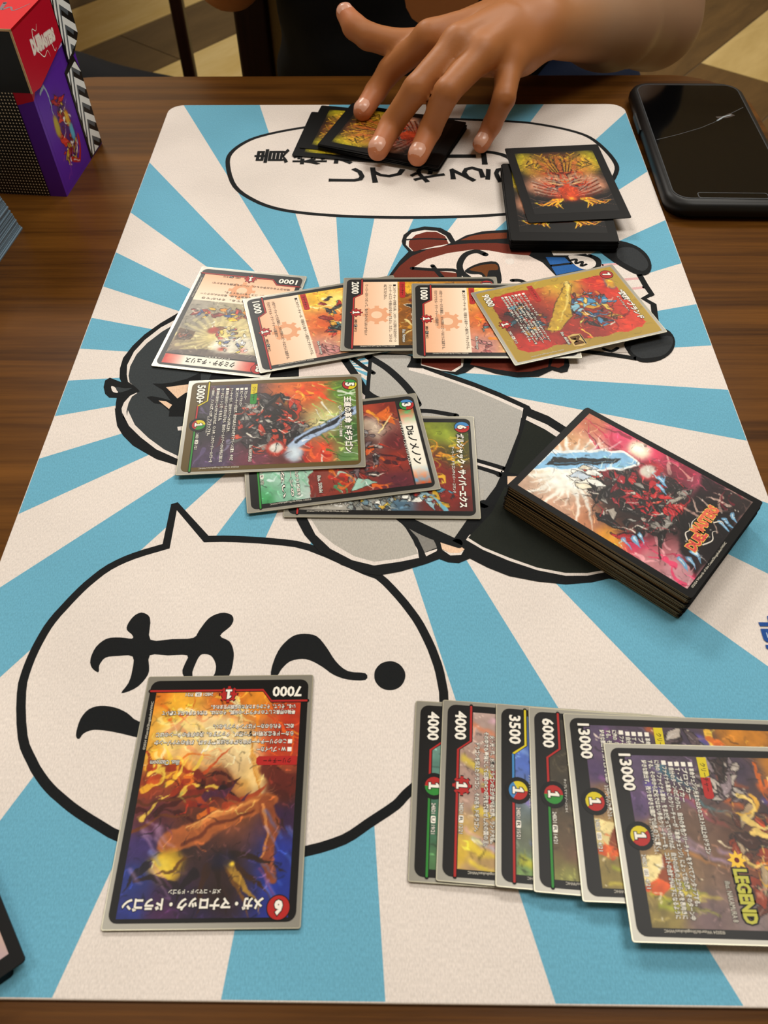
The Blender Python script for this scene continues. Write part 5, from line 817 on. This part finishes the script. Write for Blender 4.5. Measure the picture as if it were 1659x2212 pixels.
# ------------------------------------------------------------------ person on the far side of the table
def surface(field, lo, hi, h):                    # naive surface nets of field(X, Y, Z) < 0
    n = [int((hi[i]-lo[i])/h)+2 for i in range(3)]; ax = [lo[i]+h*np.arange(n[i]) for i in range(3)]
    F = field(ax, n).astype(np.float32); ins = F < 0
    c = np.zeros((n[0]-1, n[1]-1, n[2]-1), np.int8)
    offs = [(i, j, k) for i in (0, 1) for j in (0, 1) for k in (0, 1)]
    sl = lambda A, o: A[o[0]:n[0]-1+o[0], o[1]:n[1]-1+o[1], o[2]:n[2]-1+o[2]]
    for o in offs: c += sl(ins, o)
    act = (c > 0) & (c < 8); idx = -np.ones(act.shape, np.int64); idx[act] = np.arange(act.sum()); A = np.argwhere(act)
    P = np.zeros((len(A), 3)); N = np.zeros(len(A))
    for d in range(3):
        for o in offs:
            if o[d]: continue
            o2 = list(o); o2[d] = 1; f0 = F[A[:, 0]+o[0], A[:, 1]+o[1], A[:, 2]+o[2]]; f1 = F[A[:, 0]+o2[0], A[:, 1]+o2[1], A[:, 2]+o2[2]]
            x = (f0 < 0) != (f1 < 0); t = np.where(x, f0/np.where(x, f0-f1, 1), 0); q = np.stack([np.full(len(A), float(v)) for v in o], 1); q[:, d] = t; P += q*x[:, None]; N += x
    V = np.array(lo) + h*(A + P/np.maximum(N, 1)[:, None]); Q = []
    for d in range(3):
        u, w = (d+1) % 3, (d+2) % 3; s0 = [slice(1, None)]*3; a = ins[tuple(slice(0, -1) if i == d else slice(None) for i in range(3))]; b = ins[tuple(slice(1, None) if i == d else slice(None) for i in range(3))]
        E = np.argwhere(a != b); E = E[(E[:, u] > 0) & (E[:, w] > 0) & (E[:, u] < n[u]-1) & (E[:, w] < n[w]-1)]; g = []
        for du, dw in ((0, 0), (1, 0), (1, 1), (0, 1)):
            e = E.copy(); e[:, u] -= du; e[:, w] -= dw; g.append(idx[e[:, 0], e[:, 1], e[:, 2]])
        q = np.stack(g, 1); fl = a[E[:, 0], E[:, 1], E[:, 2]]; q[~fl] = q[~fl][:, ::-1]; Q.append(q)
    return V, np.concatenate(Q)
def smin(a, b, k): 
    hh = np.clip(.5+.5*(b-a)/k, 0, 1); return b*(1-hh)+a*hh-k*hh*(1-hh)
def cone(X, Y, Z, a, b, r0, r1, sq=None):
    px, py, pz = X-a[0], Y-a[1], Z-a[2]; d = np.subtract(b, a); t = np.clip((px*d[0]+py*d[1]+pz*d[2])/(d@d), 0, 1)
    return np.sqrt((px-t*d[0])**2+(py-t*d[1])**2+(pz-t*d[2])**2) - (r0+(r1-r0)*t)
def to_mesh(name, V, Qd, m, parent, cols=None, it=2):
    me = bpy.data.meshes.new(name); E = np.concatenate([Qd[:, [0, 1]], Qd[:, [1, 2]], Qd[:, [2, 3]], Qd[:, [3, 0]]])
    for _ in range(it):
        S = np.zeros_like(V); c = np.zeros(len(V))
        for i, j in ((0, 1), (1, 0)): np.add.at(S, E[:, i], V[E[:, j]]); np.add.at(c, E[:, i], 1)
        V = V*.4 + .6*S/np.maximum(c, 1)[:, None]
    me.from_pydata((V*.001).tolist(), [], Qd.tolist()); me.polygons.foreach_set('use_smooth', [True]*len(me.polygons)); me.materials.append(m); me.update()
    o = link(name, me, parent); return o, V
HJ = {'index': [((-24.7, 598.4, 11.2), 7.4), ((-15.3, 615.5, 17.5), 8.1), ((-4.4, 621, 30.5), 9.0), ((23.5, 616.5, 54), 10.5)],
      'middle': [((-12.4, 539.3, 12.3), 7.6), ((-3.1, 559.8, 19.5), 8.4), ((14, 559.9, 44), 9.4), ((42.4, 585.9, 62), 11)],
      'ring': [((15.3, 531.6, 12.2), 7.4), ((24.2, 552.0, 20.2), 8.1), ((34.2, 549, 47), 9.0), ((58.5, 579.6, 58), 10.5)],
      'pinky': [((61.2, 556, 7.6), 6.4), ((69, 569.5, 14.5), 7.0), ((74.9, 562.8, 36.5), 8.0), ((79.9, 591.3, 48), 9.6)],
      'thumb': [((-38.3, 659, 55.5), 7.2), ((-31, 648, 50), 9.0), ((-21, 640, 46.5), 9.3), ((2, 634, 43), 10.2), ((34, 632, 44), 13)]}
WR = (98, 641, 58); EL = (237, 806, -4); MID = tuple(WR[i]*.45+EL[i]*.55 for i in range(3)); SHD = (262, 1010, 300)
def hand_field(ax, n):
    X, Y, Z = [np.asarray(v, np.float32) for v in ax]; X, Y, Z = X[:, None, None], Y[None, :, None], Z[None, None, :]
    f = np.full(n, 50, np.float32)
    for k, js in HJ.items():
        g = None
        for (a, r0), (b, r1) in zip(js[:-1], js[1:]):
            c = cone(X, Y, Z, a, b, r0, r1); g = c if g is None else smin(g, c, 2.5)
        f = smin(f, g, 1.2)
    p = np.full(n, 60, np.float32)
    w1, w2 = (88, 655, 54), (107, 630, 54)           # thumb-side and little-finger-side of the wrist
    for a, b, r0, r1 in ((HJ['index'][3][0], w1, 10.5, 15), (HJ['middle'][3][0], (95, 646, 58), 11.5, 17), (HJ['ring'][3][0], (102, 637, 57), 11, 17), (HJ['pinky'][3][0], w2, 10.5, 15.5), ((34, 632, 44), w1, 13, 17), ((46, 610, 50), (84, 618, 48), 14, 18), ((58, 598, 48), (90, 616, 46), 12, 17)):
        p = smin(p, cone(X, Y, Z, a, b, r0, r1), 7)
    f = smin(f, p, 6)
    for js in ('index', 'middle', 'ring', 'pinky'):     # tendons and knuckles on the back of the hand
        a = np.array(HJ[js][3][0]); f = smin(f, cone(X, Y, Z, a+(0, 0, 3.2), a+(np.array(WR)-a)*.6+(0, 0, 8.5), 8.2, 7.5), 4)
    arm = smin(cone(X, Y, Z, w1, tuple(np.array(MID)+(-9, 9, 0)), 18, 31), cone(X, Y, Z, w2, tuple(np.array(MID)+(9, -9, 0)), 18, 32), 10)
    arm = smin(arm, cone(X, Y, Z, MID, EL, 38, 39), 14); arm = smin(arm, cone(X, Y, Z, EL, SHD, 39, 50), 14); return smin(f, arm, 12)
V1, Q1 = surface(hand_field, (-50, 515, -50), (300, 860, 90), 2.1)
def coarse_field(ax, n):
    X, Y, Z = [np.asarray(v, np.float32) for v in ax]; X, Y, Z = X[:, None, None], Y[None, :, None], Z[None, None, :]
    f = cone(X, Y, Z, EL, SHD, 37, 49); RE, RS = (-176, 955, -8), (-165, 1010, 300)
    f = np.minimum(f, cone(X, Y, Z, RS, RE, 48, 38)); f = smin(f, cone(X, Y, Z, RE, (-225, 880, 190), 38, 26), 12); f = smin(f, cone(X, Y, Z, RS, SHD, 45, 45), 30)
    f = smin(f, cone(X, Y, Z, (45, 1000, 250), (45, 1000, -200), 120, 130), 40); f = smin(f, cone(X, Y, Z, (45, 1005, 320), (45, 985, 420), 60, 55), 30); f = smin(f, cone(X, Y, Z, (-225, 880, 190), (-222, 868, 265), 27, 30), 14)
    for q in range(4): f = np.minimum(f, smin(cone(X, Y, Z, (-246+16*q, 866, 270), (-248+17*q, 846, 312), 10, 9.5), cone(X, Y, Z, (-248+17*q, 846, 312), (-240+15*q, 822, 300), 9.5, 9), 3))
    return f
V2, Q2 = surface(coarse_field, (-290, 740, -260), (380, 1160, 440), 8)
pr = tag(empty('person', W(45, 985, -750)), 'person in a black T-shirt across the table, left hand spread on a card pile', 'person')
def skin_cols(V):
    tips = np.array([HJ[k][0][0] for k in HJ]); d = np.min(np.linalg.norm(V[:, None]-tips[None], axis=2), axis=1); k = np.clip(1-(d-4)/22, 0, 1)
    kn = np.array([HJ[k][i][0] for k in HJ for i in (2,)]); d2 = np.min(np.linalg.norm(V[:, None]-kn[None], axis=2), axis=1); q = np.clip(1-(d2-7)/8, 0, 1)*.35
    c = np.array(hx('#ac6d3c'))[None]*(1-k[:, None]) + np.array(hx('#c87c56'))[None]*k[:, None]; c = c*(1-q[:, None]) + np.array(hx('#9c6038'))[None]*q[:, None]
    pale = np.clip((V[:, 0]-105)/60, 0, 1)[:, None]*.6; return c*(1-pale) + np.array(hx('#978678'))[None]*pale  # forearm shade painted into the skin colour, duller and greyer towards the elbow
SKIN = mat('skin', '#c9936a', .5, spec=.35, sub=.12); at_ = nd(SKIN, 'ShaderNodeAttribute', attribute_name='Col'); sb = SKIN.node_tree.nodes['Principled BSDF']; lk(SKIN, at_, 'Color', sb, 'Base Color')
nz_ = nd(SKIN, 'ShaderNodeTexNoise', Scale=900.0, Detail=2.0); bpn = nd(SKIN, 'ShaderNodeBump', Strength=.12, Distance=.0004); lk(SKIN, nz_, 'Fac', bpn, 'Height'); lk(SKIN, bpn, 'Normal', sb, 'Normal')
sub = np.array([45, 985, -750])
V = np.concatenate([V1, V2])-sub; QQ = np.concatenate([Q1, Q2+len(V1)])
body, Vs = to_mesh('body', V, QQ, SKIN, pr, it=3)
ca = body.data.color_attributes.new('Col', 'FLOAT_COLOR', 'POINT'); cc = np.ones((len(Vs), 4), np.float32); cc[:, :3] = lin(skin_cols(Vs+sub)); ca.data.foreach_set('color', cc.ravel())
NAIL = mat('nail', '#e0a890', .25, spec=.5)
for k in HJ:                                         # finger nails
    a, bq = np.array(HJ[k][0][0]), np.array(HJ[k][1][0]); d = (a-bq)/np.linalg.norm(a-bq); up = np.array([0, 0, 1.]) if k != 'thumb' else np.array([.1, -.75, .65]); up = up - d*(up@d); up /= np.linalg.norm(up); s_ = np.cross(d, up); r0 = HJ[k][0][1]; mb = MB(); rows = []
    for i in range(7):
        row = []
        for j in range(9):
            t = (i/6-.35)*11; th = (j/8-.5)*1.75; rr = (r0+.25)*(1-.035*abs(i-3)/3); w = min(1, math.sqrt(max(0, 1-((i-3)/3.6)**2))*1.15)
            p = a + d*(t-1.2-(.0 if i < 5 else .3)) + (s_*math.sin(th*w) + up*math.cos(th*w))*(rr if t < 0 else math.sqrt(max(.1, rr*rr-t*t*.8)))
            row.append(tuple(p-sub))
        rows.append(row)
    mb.add([p for r in rows for p in r], [(i*9+j, i*9+j+1, i*9+j+10, i*9+j+9) for i in range(6) for j in range(8)], NAIL).build('fingernail', pr, True)
def shirt_field(ax, n):
    X, Y, Z = [np.asarray(v, np.float32) for v in ax]; X, Y, Z = X[:, None, None], Y[None, :, None], Z[None, None, :]; Ys = 985+(Y-985)*1.65
    f = cone(X, Ys, Z, (42, 985, -230), (45, 985, 240), 183, 165); f = smin(f, cone(X, Y, Z, (-150, 1008, 290), (248, 1008, 290), 72, 72), 60); f = smin(f, cone(X, Y, Z, (42, 960, -190), (42, 970, -130), 120, 110), 60)
    f = smin(f, cone(X, Y, Z, (-165, 1010, 290), (-172, 962, 18), 66, 58), 20); f = smin(f, cone(X, Y, Z, (258, 1008, 290), (247, 890, 118), 66, 60), 20)
    f = np.maximum(f, -cone(X, Y, Z, (45, 990, 330), (45, 960, 500), 62, 66)); w = 3*np.sin(X*.06+Z*.045)+2.5*np.sin(Z*.11-X*.03+Y*.02); return f + w
V3, Q3 = surface(shirt_field, (-290, 800, -330), (390, 1180, 420), 9); BKC = cloth('shirt_black', '#0b0b0d', .3, 900, .9)
to_mesh('t_shirt', V3-sub, Q3, BKC, pr, it=2)
def pants_field(ax, n):
    X, Y, Z = [np.asarray(v, np.float32) for v in ax]; X, Y, Z = X[:, None, None], Y[None, :, None], Z[None, None, :]
    f = cone(X, Y, Z, (-30, 985, -225), (120, 985, -225), 118, 118)
    for s in (-1, 1):
        kx = 45+s*120; f = smin(f, cone(X, Y, Z, (45+s*85, 970, -235), (kx, 620, -215), 88, 66), 30); f = smin(f, cone(X, Y, Z, (kx, 620, -215), (kx, 640, -650), 62, 48), 20)
    return f
V4, Q4 = surface(pants_field, (-260, 500, -720), (350, 1140, -80), 12); to_mesh('trousers', V4-sub, Q4, cloth('trouser_navy', '#141b2c', .3, 900, .9), pr, it=2)
V5, Q5 = surface(lambda ax, n: smin(cone(*[np.asarray(v, np.float32)[tuple(slice(None) if i == j else None for j in range(3))] for i, v in enumerate(ax)], (185, 905, -118), (225, 975, -150), 44, 66), cone(*[np.asarray(v, np.float32)[tuple(slice(None) if i == j else None for j in range(3))] for i, v in enumerate(ax)], (120, 890, -160), (200, 920, -170), 60, 66), 20), (20, 790, -280), (330, 1080, -30), 7)
to_mesh('jacket_hem', V5-sub, Q5, cloth('hem_navy', '#18233c', .3, 900, .85), pr, it=2)
for s in (-1, 1):
    V6, Q6 = surface(lambda ax, n: np.maximum(cone(*[np.asarray(v, np.float32)[tuple(slice(None) if i == j else None for j in range(3))] for i, v in enumerate(ax)], (45+s*120, 650, -700), (45+s*135, 500, -712), 48, 40), -747-np.asarray(ax[2], np.float32)[None, None, :]), (45+s*120-90, 430, -760), (45+s*120+90, 730, -630), 9); to_mesh('shoe', V6-sub, Q6, mat('shoe_black', '#161514', .6), pr, it=1)

# ------------------------------------------------------------------ furniture and things behind
DKW = wood('chair_wood', '#1c0d08', '#2c160c', (40, 40, 3), .45); TAN = cloth('chair_cloth', '#7d6438', .3, 500, .9)
ch = tag(empty('chair', W(45, 1000, -750)), 'dark wooden chair with tan back panel holding the person in black', 'chair')
def post(name, parent, x, y, z0, z1, w, d, m):
    MB().bevslab(lambda i: rrect(w-2*i, d-2*i, 5), z0, z1, 2, m).build(name, parent, loc=(x*.001, y*.001, 0))
for x in (-228, 228): post('back_post', ch, x, 118, 0, 905, 44, 30, DKW); post('leg', ch, x, -190, 0, 425, 40, 40, DKW)
MB().bevslab(lambda i: rrect(416-2*i, 24-2*i, 6), 500, 880, 5, TAN).build('back_panel', ch, loc=(0, .122, 0)); MB().bevslab(lambda i: rrect(480-2*i, 400-2*i, 20), 425, 455, 8, TAN).build('seat', ch, loc=(0, -.05, 0)); post('back_rail', ch, 0, 118, 880, 925, 412, 28, DKW)
bt = tag(empty('side_table', W(-800, 2500, -750)), 'dark thin-legged table further back, one slim leg seen left of the chair', 'table')
MB().bevslab(lambda i: rrect(800-2*i, 1560-2*i, 20), 715, 742, 4, DKW).build('tabletop', bt)
for x in (-366, 366):
    for y in (-747, 747): post('leg', bt, x, y, 0, 715, 26, 26, DKW)
bg = tag(empty('bag', W(-600, 1500, -750)), 'black cloth bag slumped on the floor beyond the table\'s far left corner', 'bag')
def bag_field(ax, n):
    X, Y, Z = [np.asarray(v, np.float32) for v in ax]; X, Y, Z = X[:, None, None], Y[None, :, None], Z[None, None, :]
    f = cone(X, Y, Z, (-620, 1500, -440), (-620, 1500, -620), 120, 132); f = smin(f, cone(X, Y, Z, (-660, 1500, -402), (-400, 1500, -445), 100, 80), 30); f = smin(f, cone(X, Y, Z, (-430, 1500, -470), (-430, 1500, -640), 90, 108), 40); return np.maximum(f, -749-Z)
V7, Q7 = surface(bag_field, (-800, 1330, -760), (-270, 1680, -270), 12); to_mesh('sack', V7-np.array([-600, 1500, -750]), Q7, cloth('bag_black', '#09080a', .4, 600, .9), bg, it=2)
hb = MB()
P = [(-80+160*(i/16), 0, 430+90*math.sin(math.pi*i/16)) for i in range(17)]
hb.v = []; 
for i in range(16):
    (x0, _, z0), (x1, _, z1) = P[i], P[i+1]; hb.add([(x0, -14, z0-60), (x1, -14, z1-60), (x1, 14, z1-60), (x0, 14, z0-60), (x0, -14, z0-52), (x1, -14, z1-52), (x1, 14, z1-52), (x0, 14, z0-52)], [(0, 3, 2, 1), (4, 5, 6, 7), (0, 1, 5, 4), (2, 3, 7, 6)], mat('bag_strap', '#141214', .7))
hb.build('handle', bg, loc=(-.12, .06, -.09))
